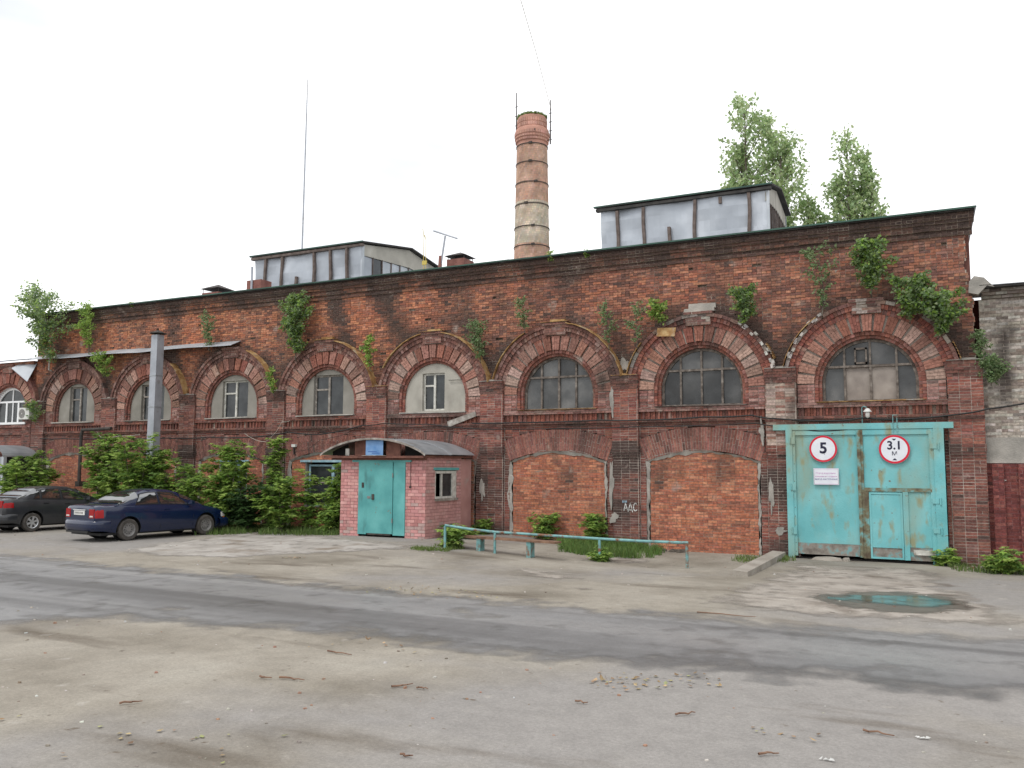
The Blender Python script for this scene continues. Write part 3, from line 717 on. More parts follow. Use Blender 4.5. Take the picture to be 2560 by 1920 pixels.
# lower windows in the infill
for n, (a, b, z0, z1) in WIN_LOW.items():
    xc = bayx(n)
    rv = MB(); 
    for q in ((xc+a-.002, xc+a+.02, z0, z1), (xc+b-.02, xc+b+.002, z0, z1), (xc+a, xc+b, z0-.002, z0+.02), (xc+a, xc+b, z1-.02, z1+.002)): rv.box(q[0], q[1], .07, .40, q[2], q[3])
    rv.obj('window_reveal', 'cement', factory)
    w = framed(xc+a+.08, xc+b-.06, z0+.03, z1-.10, .16, .07, .07).obj('window', 'blue_paint', factory)
    MB().box(xc+a-.22, xc+b+.10, .015, .14, z1-.02, z1+.06).obj('lintel', 'blue_paint', w)
    m1 = xc+b-.50
    MB().box(m1-.06, m1+.06, .148, .225, z0+.10, z1-.17).obj('mullion', 'blue_paint', w)
    MB().box(xc+a+.15, m1-.06, .17, .215, z0+.85, z0+.90).obj('transom', 'old_wood', w)
    for p in ((xc+a+.14, m1-.06), (m1+.06, xc+b-.12)):
        MB().box(p[0], p[1], .19, .196, z0+.09, z1-.16).obj('pane', 'glass_dark', w)

# ------------------------------------------------------------------ loose facade fittings
pk = MB(); a, b = Vector((-14.68, -.13, 3.66)), Vector((-13.62, -.14, 3.99)); d = (b-a).normalized(); up = Vector((-d.z, 0, d.x))*.10
pk.hexa([a-up, b-up*.8, b+up*.8, a+up, a-up+Vector((0, .025, 0)), b-up*.8+Vector((0, .025, 0)), b+up*.8+Vector((0, .025, 0)), a+up+Vector((0, .025, 0))])
tag(pk.obj('loose_plank', 'old_wood'), 'pale loose plank hanging askew below a half plastered arched window', 'plank')
MB().box(bayx(4)+.55, bayx(4)+1.05, .03, .06, 5.14, 5.155).obj('bracket_rod', 'iron_dark', factory)
# flaked rusty tin sheet on the seventh hood, tin tab beside it
t = MB(); q = wallp(1665, 826, -.3)
t.hexa([(q.x-.30, -.30, q.z-.16), (q.x+.27, -.36, q.z-.20), (q.x+.30, -.30, q.z+.06), (q.x-.27, -.26, q.z+.09), (q.x-.30, -.285, q.z-.15), (q.x+.27, -.345, q.z-.19), (q.x+.30, -.28, q.z+.07), (q.x-.27, -.245, q.z+.10)])
t.obj('flashing', 'rust_tin', factory)
for n in (3, 4, 5):       # tin caps over the raised keys
    xc = bayx(n); zk = Z_SPR+R_VO+.42
    k = MB(); k.box(xc-.46, xc+.46, -.27, .02, zk, zk+.014, j=.006); k.box(xc-.20, xc+.30, -.12, .02, zk+.016, zk+.10, j=.02); k.obj('flashing', 'rust_tin', factory)
xc = bayx(6); zk = Z_SPR+R_VO+.42
MB().box(xc-.42, xc+.46, -.16, .02, zk, zk+.10, j=.02).box(xc-.30, xc+.50, -.06, .015, zk+.10, zk+.24, j=.02).obj('mortar_cap', 'cement', factory)
for k in range(26):      # crumbling pale bricks along the last two hoods
    n = 6 if k < 15 else 7; t_ = rad(R.uniform(14, 58) if n == 6 else R.uniform(118, 160)); r_ = R.uniform(2.12, 2.24); xc = bayx(n)
    x, z = xc+r_*math.cos(t_), Z_SPR+r_*math.sin(t_); ca, sa = math.cos(t_), math.sin(t_); hw, hh = .055, .036
    cs = [(x+(-hw*sa*s1)+hh*ca*s2, z+hw*ca*s1+hh*sa*s2) for s1, s2 in ((1, -1), (-1, -1), (-1, 1), (1, 1))]
    o = MB().prism([(c[0], c[1]) for c in cs], -.235+R.uniform(-.03, .02), -.12).obj('brick', 'brick_piece', factory); o.color = tuple(jit((.46, .43, .40), .15))+(1,)
# rubble and cement at the broken right corner
def lump(mb, c, r, col=(1, 1, 1), n=7):
    top = [(c[0]+r[0]*math.cos(6.283*k/n)*R.uniform(.7, 1.1), c[1]+r[1]*math.sin(6.283*k/n)*R.uniform(.7, 1.1)) for k in range(n)]
    b = len(mb.v)
    for k, (x, y) in enumerate(top): mb.v.append((x, y, c[2]-r[2]*R.uniform(.6, 1))); mb.c.append(col)
    for k, (x, y) in enumerate(top): mb.v.append((c[0]+(x-c[0])*.75, c[1]+(y-c[1])*.75, c[2]+r[2]*R.uniform(.4, 1))); mb.c.append(col)
    for k in range(n): mb.f.append((b+k, b+(k+1) % n, b+n+(k+1) % n, b+n+k))
    mb.f.append(tuple(b+n+k for k in range(n))); mb.f.append(tuple(b+k for k in reversed(range(n))))
m = MB(); q = wallp(2438, 712, -.1)
m.prism([(q.x-.16, q.z-.20), (q.x+.05, q.z-.26), (q.x+.26, q.z-.05), (q.x+.42, q.z-.10), (q.x+.20, q.z+.16), (q.x-.02, q.z+.22), (q.x-.14, q.z+.08)], -.16, .25)
m.obj('cement_lump', 'cement', factory)
# grey tin strip over the first three bays
m = MB(); n = 26; pr = None
for k in range(n+1):
    x = -36.15+12.1*k/n; z = 7.0+.02*math.sin(k*.7)+R.uniform(-.008, .008); y = -.52+R.uniform(-.02, .02)
    q = ((x, y, z-.17), (x, y+.004, z-.155), (x, .02, z+.08), (x, .02, z+.065))
    if pr: m.hexa([pr[0], q[0], q[1], pr[1], pr[3], q[3], q[2], pr[2]])
    pr = q
m.obj('tin_canopy', 'light_tin', factory)
# graffiti on the pilaster between the last two bricked-up arches
def strokes(name, segs, material, o, s, w, parent, y=-.075):
    m = MB()
    for seg in segs:
        for (x0, z0), (x1, z1) in zip(seg[:-1], seg[1:]):
            a = Vector((o[0]+x0*s, 0, o[1]+z0*s)); b = Vector((o[0]+x1*s, 0, o[1]+z1*s)); dd = (b-a)
            if dd.length < 1e-5: continue
            dd.normalize(); nn = Vector((-dd.z, 0, dd.x))*w*R.uniform(.4, .6)
            m.face([(a.x-nn.x, y, a.z-nn.z), (b.x-nn.x, y, b.z-nn.z), (b.x+nn.x, y, b.z+nn.z), (a.x+nn.x, y, a.z+nn.z)])
    return m.obj(name, material, parent)
A_ = [[(0, 0), (.12, .55), (.22, 1), (.34, .5), (.48, .08)], [(.06, .30), (.36, .34)]]
D_ = [[(.62, .16), (.74, .6), (.84, 1), (.96, .55), (1.06, .14)], [(.54, -.12), (.58, .14), (1.12, .12), (1.10, -.14)]]
C_ = [[(1.66, .84), (1.52, .98), (1.34, .86), (1.24, .55), (1.26, .25), (1.40, .02), (1.58, .06), (1.70, .20)]]
q = wallp(1560, 1277, -.07)
g = strokes('graffiti', A_+D_+C_, 'chalk_paint', (q.x, q.z), .24, .024, factory, -.078)
q2 = wallp(1556, 1254, -.07)
strokes('graffiti', [[(0, 0), (.3, .05), (.5, 0), (.9, .04)]], 'chalk_blue', (q2.x, q2.z), .16, .07, factory, -.0785)

# ------------------------------------------------------------------ gate
GX = lambda a: -3.79+(a-170)*.002552
GZ = lambda b: 3.375-(b-197)*.002752
gy = -.22
gate = MB().box(GX(10), GX(1745), gy-.02, gy+.12, GZ(222), GZ(165)).obj('gate', 'gate_paint', factory)
MB().box(GX(140), GX(205), gy-.035, gy+.08, -.13, GZ(190)).obj('gate_post', 'gate_paint', gate)
MB().box(GX(1560), GX(1655), gy-.035, gy+.08, -.13, GZ(222)-.002).obj('gate_post', 'gate_paint', gate)
MB().box(GX(205), GX(1560), gy+.00, gy+.06, GZ(262), GZ(225)).obj('gate_header', 'gate_paint', gate)
def leaf(xa, xb, z0, z1, y, bottom=.30, dz=0.0):
    l = MB(); nxx = 6; nz_ = 10
    # slightly buckled sheet
    for j in range(nz_):
        for i in range(nxx):
            c = []
            for ii, jj in ((i, j), (i+1, j), (i+1, j+1), (i, j+1)):
                x = xa+(xb-xa)*ii/nxx; z = z0+bottom+(z1-z0-bottom)*jj/nz_
                c.append((x, y+.012*nz2(x, z, 1.6, 3), z))
            l.face(c)
    o = l.obj('gate_leaf', 'gate_paint', gate, smooth=60)
    MB().box(xa, xb, y+.004, y+.02, z0, z0+bottom, j=.01).obj('kick_plate', 'gate_mud', gate)
    return o
lz0 = GZ(1462)
leaf(GX(232), GX(845), -.015, GZ(264), gy+.03)
leaf(GX(890), GX(1556), -.055, GZ(264), gy+.025, .33)
for x0, x1, z0, z1, mt in ((GX(205), GX(236), -.06, GZ(230), 'gate_paint'), (GX(236), GX(845), GZ(262)-.03, GZ(240), 'gate_paint'), (GX(890), GX(1520), GZ(264)-.03, GZ(240), 'gate_paint'),
                       (GX(1518), GX(1562), -.12, GZ(230), 'gate_paint'), (GX(905), GX(1530), GZ(812), GZ(778), 'gate_edge'), (GX(905), GX(945), -.05, GZ(812), 'gate_edge'), (GX(1262), GX(1312), -.05, GZ(812), 'gate_paint')):
    MB().box(x0, x1, gy-.012, gy+.03, z0, z1, j=.003).obj('gate_rail', mt, gate)
MB().box(GX(848), GX(880), gy-.045, gy+.02, -.03, GZ(228), j=.004).obj('meeting_bar', 'gate_edge', gate)
MB().box(GX(880), GX(905), gy-.02, gy+.03, -.05, GZ(228), j=.004).obj('meeting_bar', 'gate_edge', gate)
wk = framed(GX(948), GX(1258), -.045, GZ(822), gy-.008, .035, .045).obj('wicket_door', 'gate_paint', gate)
MB().box(GX(960), GX(1245), gy+.006, gy+.016, .24, GZ(842)).obj('door_panel', 'gate_paint', wk)
MB().box(GX(1345), GX(1540), gy-.016, gy+.01, GZ(1390), GZ(1345), j=.006).obj('patch_plate', 'white_paint', gate)
for b in (290, 745, 1170):
    MB().box(GX(196), GX(234), gy-.05, gy-.012, GZ(b+70), GZ(b)).cyl((GX(186), gy-.05, GZ(b+66)), (GX(186), gy-.05, GZ(b+4)), .018).obj('hinge', 'gate_paint', gate)
for b in (365, 870, 1140):
    MB().box(GX(1530), GX(1590), gy-.05, gy-.012, GZ(b+45), GZ(b)).cyl((GX(1604), gy-.055, GZ(b+55)), (GX(1604), gy-.055, GZ(b-8)), .02).obj('hinge', 'gate_paint', gate)
rv = MB()
for k in range(14): rv.lathe([(0, -.012), (.010, -.008), (.013, 0)], (GX(220), gy-.013, GZ(300+85*k)), 6, 'y')
for k in range(12): rv.lathe([(0, -.012), (.010, -.008), (.013, 0)], (GX(893), gy-.021, GZ(320+95*k)), 6, 'y')
tag(rv.obj('rivets', 'gate_edge', gate), kind='stuff')
MB().tube([(GX(1198), gy-.04, GZ(258)), (GX(1198), gy-.06, GZ(95)), (GX(1236), gy-.06, GZ(95)), (GX(1236), gy-.04, GZ(258))], .012).obj('bolt_loop', 'rail_paint', gate)
MB().box(GX(210), GX(1580), gy+.03, gy+.10, -.30, -.10).obj('gap_shade_strip', 'shade_paint', gate)  # near-black strip: shade under the gate leaves put into its colour
def disc(mb, x, z, r, y0, y1, n=40): mb.prism([(x+r*math.cos(6.2832*k/n), z+r*math.sin(6.2832*k/n)) for k in range(n)], y0, y1)
def road_sign(px_, pz, r, label):
    y = gy-.05
    s = empty('road_sign', (px_, y, pz-r), label, 'sign')
    m = MB(); disc(m, px_, pz, r*1.015, y, y+.012); pl = m.obj('plate', 'grey_tin', s)
    m = MB(); m.ring(px_, pz, r*.86, r, 0, 2*math.pi, y-.004, y, 48); m.obj('red_border', 'sign_red', s)
    m = MB(); disc(m, px_, pz, r*.86, y-.0025, y-.0002); m.obj('white_face', 'sign_white', s)
    return s, y-.0055
s5, y = road_sign(GX(518), GZ(408), .352, 'round white road sign with red rim and the number 5 on the gate')
o = text_obj('5', .40, (GX(520), y, GZ(405)), 'sign_ink', s5, 1.0, 'digit', bold=.012)
text_obj('т', .12, (GX(528), y, GZ(452)), 'sign_ink', s5, 1.0, 'letter')
s3, y = road_sign(GX(1202), GZ(415), .368, 'round white road sign with red rim reading 3.1 metres on the gate')
text_obj('3.1', .30, (GX(1203), y, GZ(382)), 'sign_ink', s3, .98, 'digits', bold=.008)
text_obj('м', .19, (GX(1202), y, GZ(452)), 'sign_ink', s3, 1.0, 'letter')
MB().face([(GX(1180), y, GZ(316)), (GX(1202), y, GZ(335)), (GX(1224), y, GZ(316))]).obj('arrow_mark', 'sign_ink', s3)
MB().face([(GX(1180), y, GZ(518)), (GX(1226), y, GZ(518)), (GX(1203), y, GZ(498))]).obj('arrow_mark', 'sign_ink', s3)
nb = empty('notice_board', (GX(540), gy-.05, GZ(755)), 'small white rectangular notice with lines of violet and dark blue text on the gate', 'notice')
MB().box(GX(415), GX(665), gy-.045, gy-.03, GZ(755), GZ(597)).obj('plate', 'sign_white', nb)
framed(GX(420), GX(660), GZ(750), GZ(602), gy-.0475, .002, .006).obj('border', 'sign_magenta', nb)
text_obj('Перед воротами', .062, (GX(535), gy-.0485, GZ(645)), 'sign_magenta', nb, 1.0)
text_obj('машины не ставить', .060, (GX(540), gy-.0485, GZ(675)), 'sign_magenta', nb, .98)
text_obj('ВЫЕЗД А/М ТЕХНИКИ!', .056, (GX(540), gy-.0485, GZ(703)), 'sign_navy', nb, .93)
# lamp above the gate
lm = empty('wall_lamp', (GX(960), -.2, GZ(115)), 'small enamelled lamp with glass jar above the turquoise gate', 'lamp')
MB().tube([(GX(905), -.13, GZ(215)), (GX(905), -.16, GZ(15)), (GX(925), -.24, GZ(3)), (GX(955), -.27, GZ(15)), (GX(960), -.27, GZ(30))], .014).obj('bracket', 'rail_paint', lm)
MB().lathe([(.02, .05), (.04, .045), (.10, -.025), (.104, -.045), (.09, -.04)], (GX(962), -.27, GZ(42)), 16).obj('shade', 'ac_white', lm, smooth=50)
MB().lathe([(.045, 0), (.058, -.05), (.055, -.12), (.03, -.155), (0, -.16)], (GX(962), -.27, GZ(58)), 14).obj('glass_jar', 'lamp_clear', lm, smooth=50)
# ------------------------------------------------------------------ cables along the facade
def cable(pts, r, material, label, sag=.0, name='cable', sub=6):
    out = []
    for a, b in zip(pts[:-1], pts[1:]):
        a = Vector(a); b = Vector(b)
        for k in range(sub):
            t = k/sub; p = a.lerp(b, t); p.z -= sag*4*t*(1-t); out.append(p)
    out.append(Vector(pts[-1])); m = MB(); m.tube(out, r, 5)
    return tag(m.obj(name, material, smooth=60), label, 'cable')
W3 = lambda u, v, y=-.19: tuple(wallp(u, v, y))
def along(pix, y=-.19): return [W3(u, v, y) for u, v in pix]
cable(along([(1180, 1058), (1290, 1056), (1505, 1050), (1600, 1050), (1760, 1042), (1880, 1038), (1935, 1046), (2080, 1052), (2160, 1044), (2250, 1048), (2390, 1036), (2470, 1022), (2600, 1000)], -.24), .022, 'cable_black', 'thick black cable sagging across the wall just above the gate', .02)
cable(along([(905, 1064), (960, 1058), (1070, 1060), (1190, 1072), (1400, 1071), (1600, 1066), (1890, 1058), (1990, 1070), (2060, 1078), (2165, 1066)], -.22), .016, 'cable_black', 'thin black cable running under the sills of the big grimy windows', .02)
cable(along([(100, 1096), (160, 1096), (250, 1096), (310, 1095), (420, 1095), (520, 1093), (640, 1092), (720, 1080), (800, 1086), (905, 1064)], -.21), .022, 'cable_black', 'black cable bundle sagging under the rectangular plastered-in windows', .03)
cable(along([(725, 1052), (705, 1054), (690, 1080), (664, 1104), (640, 1100), (612, 1084)], -.25), .008, 'cable_pale', 'pale loose wire looping over the maple bushes', .02)
cable(along([(240, 1072), (246, 1085), (255, 1094), (300, 1090), (350, 1086)], -.24), .010, 'cable_pale', 'pale loose wire beside the black downpipe', .02)
cable(along([(735, 1130), (770, 1124), (800, 1100), (850, 1090), (905, 1066)], -.14), .008, 'cable_black', 'thin wire rising from the small junction box to the cables')
jb = empty('junction_box', W3(737, 1117, -.05), 'small pale junction box with a short pipe left of the porch roof', 'box')
q = wallp(737, 1114, -.05); MB().box(q.x-.11, q.x+.06, -.11, .0, q.z-.05, q.z+.05).obj('box_body', 'ac_white', jb); MB().box(q.x-.05, q.x-.01, -.07, -.03, q.z-.32, q.z-.05).obj('conduit', 'iron_dark', jb)
# downpipe
dp = empty('downpipe', W3(200, 1215), 'black elbowed drainpipe on the wall under the plastered window by the left end', 'pipe')
pt = [W3(278, 1071, -.28), W3(206, 1075, -.28), W3(203, 1090, -.28), W3(198, 1190, -.28), W3(198, 1203, -.28)]
MB().tube(pt, .07, 10).obj('pipe', 'iron_dark', dp)
MB().box(pt[4][0]-.13, pt[4][0]+.13, -.38, -.10, pt[4][2]-.22, pt[4][2]).obj('valve_box', 'iron_dark', dp)

# ------------------------------------------------------------------ porch of pink painted brick
PX1, PY0, PY1 = -13.80, -2.83, -.73
PX0 = wallp(852, 1200, PY0).x
PZ0, PZ1 = .10, 2.56
porch = empty('brick_porch', ((PX0+PX1)/2, PY0, .12), 'pink painted brick porch with a curved tin roof and turquoise door', 'porch')
FX = lambda a: wallp(800+a/5.027, 1200, PY0).x
FZ = lambda a, b: wallp(800+a/5.027, 1060+b/5.027, PY0).z
dx0, dx1, dzt = FX(495), FX(1072), FZ(780, 478)
PB = Bricks(); PINK = [(.50, .235, .225), (.54, .27, .255), (.46, .21, .20), (.56, .30, .28)]
nC = 25; hC = (PZ1-PZ0)/nC
bcol_old = bcol
def bcol(x, z, pal, soot=0.0):
    if pal is PINK:
        c = jit(R.choice(PINK), .06); return lerp3(c, (.36, .33, .30), .6) if R.random() < (.05 if z > .5 else .25) else c
    return bcol_old(x, z, pal, soot)
for k in range(nC):
    z = PZ0+k*hC
    for a, b in ([(PX0, PX1)] if z > dzt else [(PX0, dx0), (dx1, PX1)]):
        PB.course(a, b, z, k, PY0, PINK, m='pink_mortar', depth=.008, bl=.262, h=hC, jy=.003, off=PX0+(k % 2)*.131, gap=.013)
PB.finish(porch, 250, 'pink_brick_piece', 'pink_brick', 'brickwork')
# side wall: the same course turned by a quarter
SB = MB(); wy0, wy1, wz0, wz1 = -2.30, -1.02, 1.28, 2.14
side = MB()
for k in range(nC):
    z = PZ0+k*hC; y = PY0+.005-(k % 2)*.131
    side.face([(PX1-.008, PY0, z), (PX1-.008, PY1, z), (PX1-.008, PY1, z+hC), (PX1-.008, PY0, z+hC)]) if not (wz0 < z+hC/2 < wz1) else [side.face([(PX1-.008, a, z), (PX1-.008, b, z), (PX1-.008, b, z+hC), (PX1-.008, a, z+hC)]) for a, b in ((PY0, wy0), (wy1, PY1))]
    while y < PY1:
        a, b = max(PY0+.002, y+.0065), min(PY1, y+.262-.0065); y += .262
        iv = [(a, b)]
        if wz0 < z+hC/2 < wz1:
            iv = [(a, min(b, wy0)), (max(a, wy1), b)]
        for a, b in iv:
            if b-a > .03:
                dj = R.uniform(-.003, .003); c = bcol(0, z, PINK); c = lerp3(c, (.52, .34, .31), .35)
                o = MB().hexa([(PX1+dj, a, z+.0065), (PX1+dj, b, z+.0065), (PX1+dj, b, z+hC-.0065), (PX1+dj, a, z+hC-.0065), (PX1-.05, a, z+.0065), (PX1-.05, b, z+.0065), (PX1-.05, b, z+hC-.0065), (PX1-.05, a, z+hC-.0065)]).obj('side_brick', 'pink_brick_piece', porch); o.color = tuple(c)+(1,)
side.obj('side_mortar', 'pink_mortar', porch)
MB().box(PX0, PX0+.12, PY0+.03, -.05, PZ0, PZ1).box(PX0, PX1-.06, -.5, -.45, PZ0, PZ1).box(PX0+.12, PX1-.06, PY0+.3, -.4, PZ0, PZ0+.05).obj('inner_shell', 'shade_paint', porch)  # porch interior shade put into the shell's near-black colour
MB().box(PX1-.16, PX1-.012, PY1, -.06, .05, PZ1-.05).obj('plastered_return', 'pink_plaster', porch)
MB().box(PX0-.1, PX1+.12, PY0-.22, PY0+.01, .02, .125, j=.02).obj('step', 'block_concrete', porch)
# side window
sw = MB(); X = PX1
for y0, y1, z0, z1 in ((wy0, wy1, wz0, wz0+.08), (wy0, wy1, wz1-.08, wz1), (wy0, wy0+.05, wz0+.08, wz1-.08), (wy1-.26, wy1, wz0+.08, wz1-.08)): sw.box(X-.09, X-.005, y0, y1, z0, z1)
swo = sw.obj('side_window', 'white_paint', porch)
MB().box(X-.08, X-.02, -1.90, -1.84, wz0+.08, wz1-.08).obj('mullion', 'white_paint', swo)
MB().box(X-.05, X-.045, -1.84, wy1-.25, wz0+.08, wz1-.08).obj('pane', 'glass_dark', swo)
MB().box(X-.002, X+.06, wy0-.02, wy1+.02, wz0-.05, wz0+.02, j=.006).obj('sill', 'old_wood', swo)
MB().box(X-.002, X+.035, wy0-.10, wy1+.10, wz1+.02, wz1+.10, j=.004).obj('lintel', 'door_paint', swo)
# door
dr = empty('door_set', (0, 0, 0)); dr.parent = porch; dr.matrix_parent_inverse = Matrix.Translation(-Vector(porch.location))
dr.name = 'door'
l0, l1 = FX(600), FX(925); yb = PY0-.03; dzb = FZ(780, 1385)
for nm, a, b, y0 in (('side_panel', dx0-.01, l0-.008, 0), ('door_leaf', l0, l1, -.025), ('side_panel', l1+.01, dx1+.01, 0)):
    z0 = dzb+(.02 if nm == 'door_leaf' else -.02)
    d_ = MB(); nn = 8
    for j in range(nn):
        za, zb = z0+(dzt-z0)*j/nn, z0+(dzt-z0)*(j+1)/nn
        ya, yb2 = yb+y0+.004*nz2(a, za, 2, 1), yb+y0+.004*nz2(a, zb, 2, 1)
        d_.hexa([(a, ya, za), (b, ya, za), (b, yb2, zb), (a, yb2, zb), (a, ya+.03, za), (b, ya+.03, za), (b, yb2+.03, zb), (a, yb2+.03, zb)])
    d_.obj(nm, 'door_paint', dr)
MB().box(dx0-.25, dx1+.22, PY0-.045, PY0+.02, dzt+.002, dzt+.085).obj('door_lintel', 'door_paint', dr)
hd = MB().box(FX(672), FX(698), yb-.06, yb-.025, FZ(685, 950), FZ(685, 880)).obj('handle', 'iron_dark', dr)
MB().box(FX(612), FX(650), yb-.036, yb-.026, FZ(630, 935), FZ(630, 905)).obj('lock_plate', 'rim_steel', dr)
MB().box(FX(535), FX(562), yb-.012, yb, FZ(548, 800), FZ(548, 735)).obj('latch', 'iron_dark', dr)
for b in (645, 1215): MB().cyl((FX(927), yb-.03, FZ(927, b+28)), (FX(927), yb-.03, FZ(927, b-28)), .018).obj('hinge', 'rim_steel', dr)
MB().box(l0+.05, l1-.05, yb-.03, yb+.02, dzb-.03, dzb+.02).obj('threshold', 'iron_dark', dr)
q = FX(1138); MB().tube([(q, PY0-.012, 2.45), (q, PY0-.012, FZ(1138, 790))], .006).box(q-.025, q+.03, PY0-.04, PY0, FZ(1138, 805), FZ(1138, 780)).obj('bell_wire', 'iron_dark', porch)
# curved roof
RX0, RX1 = FX(72)+.0, FX(1350)+.10; rxc = (RX0+RX1)/2; rhw = (RX1-RX0)/2; rz = 2.62; rise = .50
def roofz(x): t = (x-rxc)/rhw; return rz+rise*(1-t*t)**.85 if abs(t) < 1 else rz
ry0, ry1 = PY0-.30, -.14; rm = MB(); n = 28
for k in range(n):
    xa, xb = RX0+(RX1-RX0)*k/n, RX0+(RX1-RX0)*(k+1)/n; za, zb = roofz(xa), roofz(xb)
    for ya, yb_ in ((ry0, -1.62), (-1.615, ry1)):
        e = .012 if ya > -1.7 else 0
        rm.hexa([(xa, ya, za+e), (xb, ya, zb+e), (xb, ya, zb+.012+e), (xa, ya, za+.012+e), (xa, yb_, za+e), (xb, yb_, zb+e), (xb, yb_, zb+.012+e), (xa, yb_, za+.012+e)])
ro = rm.obj('roof', 'grey_tin', porch, smooth=35)
fm = MB()
for k in range(n):
    xa, xb = RX0+(RX1-RX0)*k/n, RX0+(RX1-RX0)*(k+1)/n; za, zb = roofz(xa), roofz(xb)
    fm.hexa([(xa, ry0-.02, za-.045), (xb, ry0-.02, zb-.045), (xb, ry0-.02, zb+.016), (xa, ry0-.02, za+.016), (xa, ry0-.002, za-.045), (xb, ry0-.002, zb-.045), (xb, ry0-.002, zb+.016), (xa, ry0-.002, za+.016)])
fm.obj('fascia', 'old_wood', ro)
bx_ = [FX(a) for a in (150, 330, 380, 455, 600, 850, 1030, 1052, 1290)]
for (a, b), mt in zip(((140, 330), (455, 598), (850, 1028), (1052, 1290)), ('roof_board',)*4):
    xa, xb = FX(a), FX(b); yy = PY0-.10 if a in (455, 850) else PY0+.05
    pts = [(xa, 2.56), (xb, 2.56)]+[(xb+(xa-xb)*k/8, max(2.58, roofz(xb+(xa-xb)*k/8)-.03)) for k in range(9)]
    MB().prism(pts, yy, yy+.03).obj('tympanum_board_and_gap', mt if a in (455, 850) else 'shade_paint', porch)  # outer two are near-black sheets, shade of the open gaps painted in
MB().box(FX(335), FX(380), PY0-.09, PY0-.06, 2.60, FZ(350, 310)).obj('tympanum_strip', 'white_paint', porch)
MB().box(RX0+.12, RX1-.08, PY0-.26, PY0+.02, 2.52, 2.585, j=.006).box(PX0-.3, PX1+.05, PY0-.10, PY0-.02, 2.46, 2.52).obj('eave_beam', 'roof_board', porch)
MB().box(PX1-.02, RX1-.06, PY0-.2, -.16, 2.535, 2.60, j=.004).obj('eave_beam', 'roof_board', porch); MB().box(PX0-.35, PX0, PY0-.2, -.16, 2.535, 2.60).obj('eave_beam', 'roof_board', porch)
MB().box(FX(590), FX(890), PY0-.30, PY0-.25, 2.585, 2.60).obj('sign_ledge', 'old_wood', porch)
bs = empty('blue_signboard', (FX(730), PY0-.2, 2.6), 'small blue rectangular signboard under the curved porch roof', 'sign')
MB().box(FX(622), FX(838), PY0-.225, PY0-.21, 2.605, roofz(FX(730))-.06).obj('board', 'sign_blue', bs)
for k, (a, b, z) in enumerate(((650, 760, 2.70), (700, 800, 2.655))): MB().box(FX(a), FX(b), PY0-.2265, PY0-.2255, z, z+.025).obj('faded_line', 'sign_blue_dark', bs)

# ------------------------------------------------------------------ railing, bench, slab block
rl = empty('pipe_railing', gnd(1380, 1395), 'low turquoise pipe railing with peeling paint in front of the bricked-up arches', 'railing')
posts = [gnd(1112, 1372), gnd(1237, 1383), gnd(1499, 1402), gnd(1718, 1420)]
def up_to(p, u, v):      # height at which the vertical over p meets pixel row v near u
    d = ray(u, v); t = ((p.x-CAM.x)*d.x+(p.y-CAM.y)*d.y)/(d.x*d.x+d.y*d.y); return CAM.z+d.z*t
tops = []
for p, (u, v) in zip(posts, ((1112, 1313), (1240, 1330), (1503, 1347), (1718, 1357))):
    zt_ = up_to(p, u, v); tops.append(Vector((p.x, p.y, zt_)))
    MB().cyl(p-Vector((0, 0, .1)), (p.x, p.y, zt_-.02), .036, n=10).obj('post', 'rail_paint', rl, smooth=50)
MB().tube([tops[0]]+[tops[0].lerp(tops[1], .5)-Vector((0, 0, .015))]+tops[1:3]+[tops[2].lerp(tops[3], .5)-Vector((0, 0, .01))]+[tops[3]+Vector((.03, 0, 0))], .034, 10).obj('top_rail', 'rail_paint', rl, smooth=50)
bn = empty('low_bench', gnd(1262, 1380), 'low brown plank bench on turquoise legs behind the pipe railing', 'bench')
lg = [gnd(1201, 1376), gnd(1326, 1393)]
zb_ = [up_to(lg[0], 1201, 1346), up_to(lg[1], 1326, 1354)]
dirb = (lg[1]-lg[0]); dirb.z = 0; dirb.normalize(); nb_ = Vector((-dirb.y, dirb.x, 0))*.15
e0 = lg[0]-dirb*.72; e1 = lg[1]+dirb*.85; z0_, z1_ = zb_
pl_ = [e0-nb_, e1-nb_, e1+nb_, e0+nb_]
zz = [z0_, z1_, z1_, z0_]
MB().hexa([(pl_[0].x, pl_[0].y, z0_), (pl_[1].x, pl_[1].y, z1_), (pl_[1].x, pl_[1].y, z1_+.05), (pl_[0].x, pl_[0].y, z0_+.05), (pl_[3].x, pl_[3].y, z0_), (pl_[2].x, pl_[2].y, z1_), (pl_[2].x, pl_[2].y, z1_+.05), (pl_[3].x, pl_[3].y, z0_+.05)]).obj('seat', 'bench_wood', bn)
for p, z in zip(lg, zb_): MB().box(p.x-.06, p.x+.06, p.y-.12, p.y+.12, p.z-.1, z-.002).obj('leg', 'rail_paint', bn)
a, b = gnd(1850, 1440), gnd(1948, 1394); d = (b-a); d.z = 0; d.normalize(); nn = Vector((-d.y, d.x, 0))
k = MB(); w = .17
k.hexa([a-nn*w+Vector((0, 0, -.05)), b-nn*w+Vector((0, 0, -.05)), b-nn*w+Vector((0, 0, .16)), a-nn*w+Vector((0, 0, .10)), a+nn*w+Vector((0, 0, -.05)), b+nn*w+Vector((0, 0, -.05)), b+nn*w+Vector((0, 0, .18)), a+nn*w+Vector((0, 0, .12))])
tag(k.obj('concrete_block', 'block_concrete'), 'tilted long concrete kerb block lying beside the gate drive', 'block')

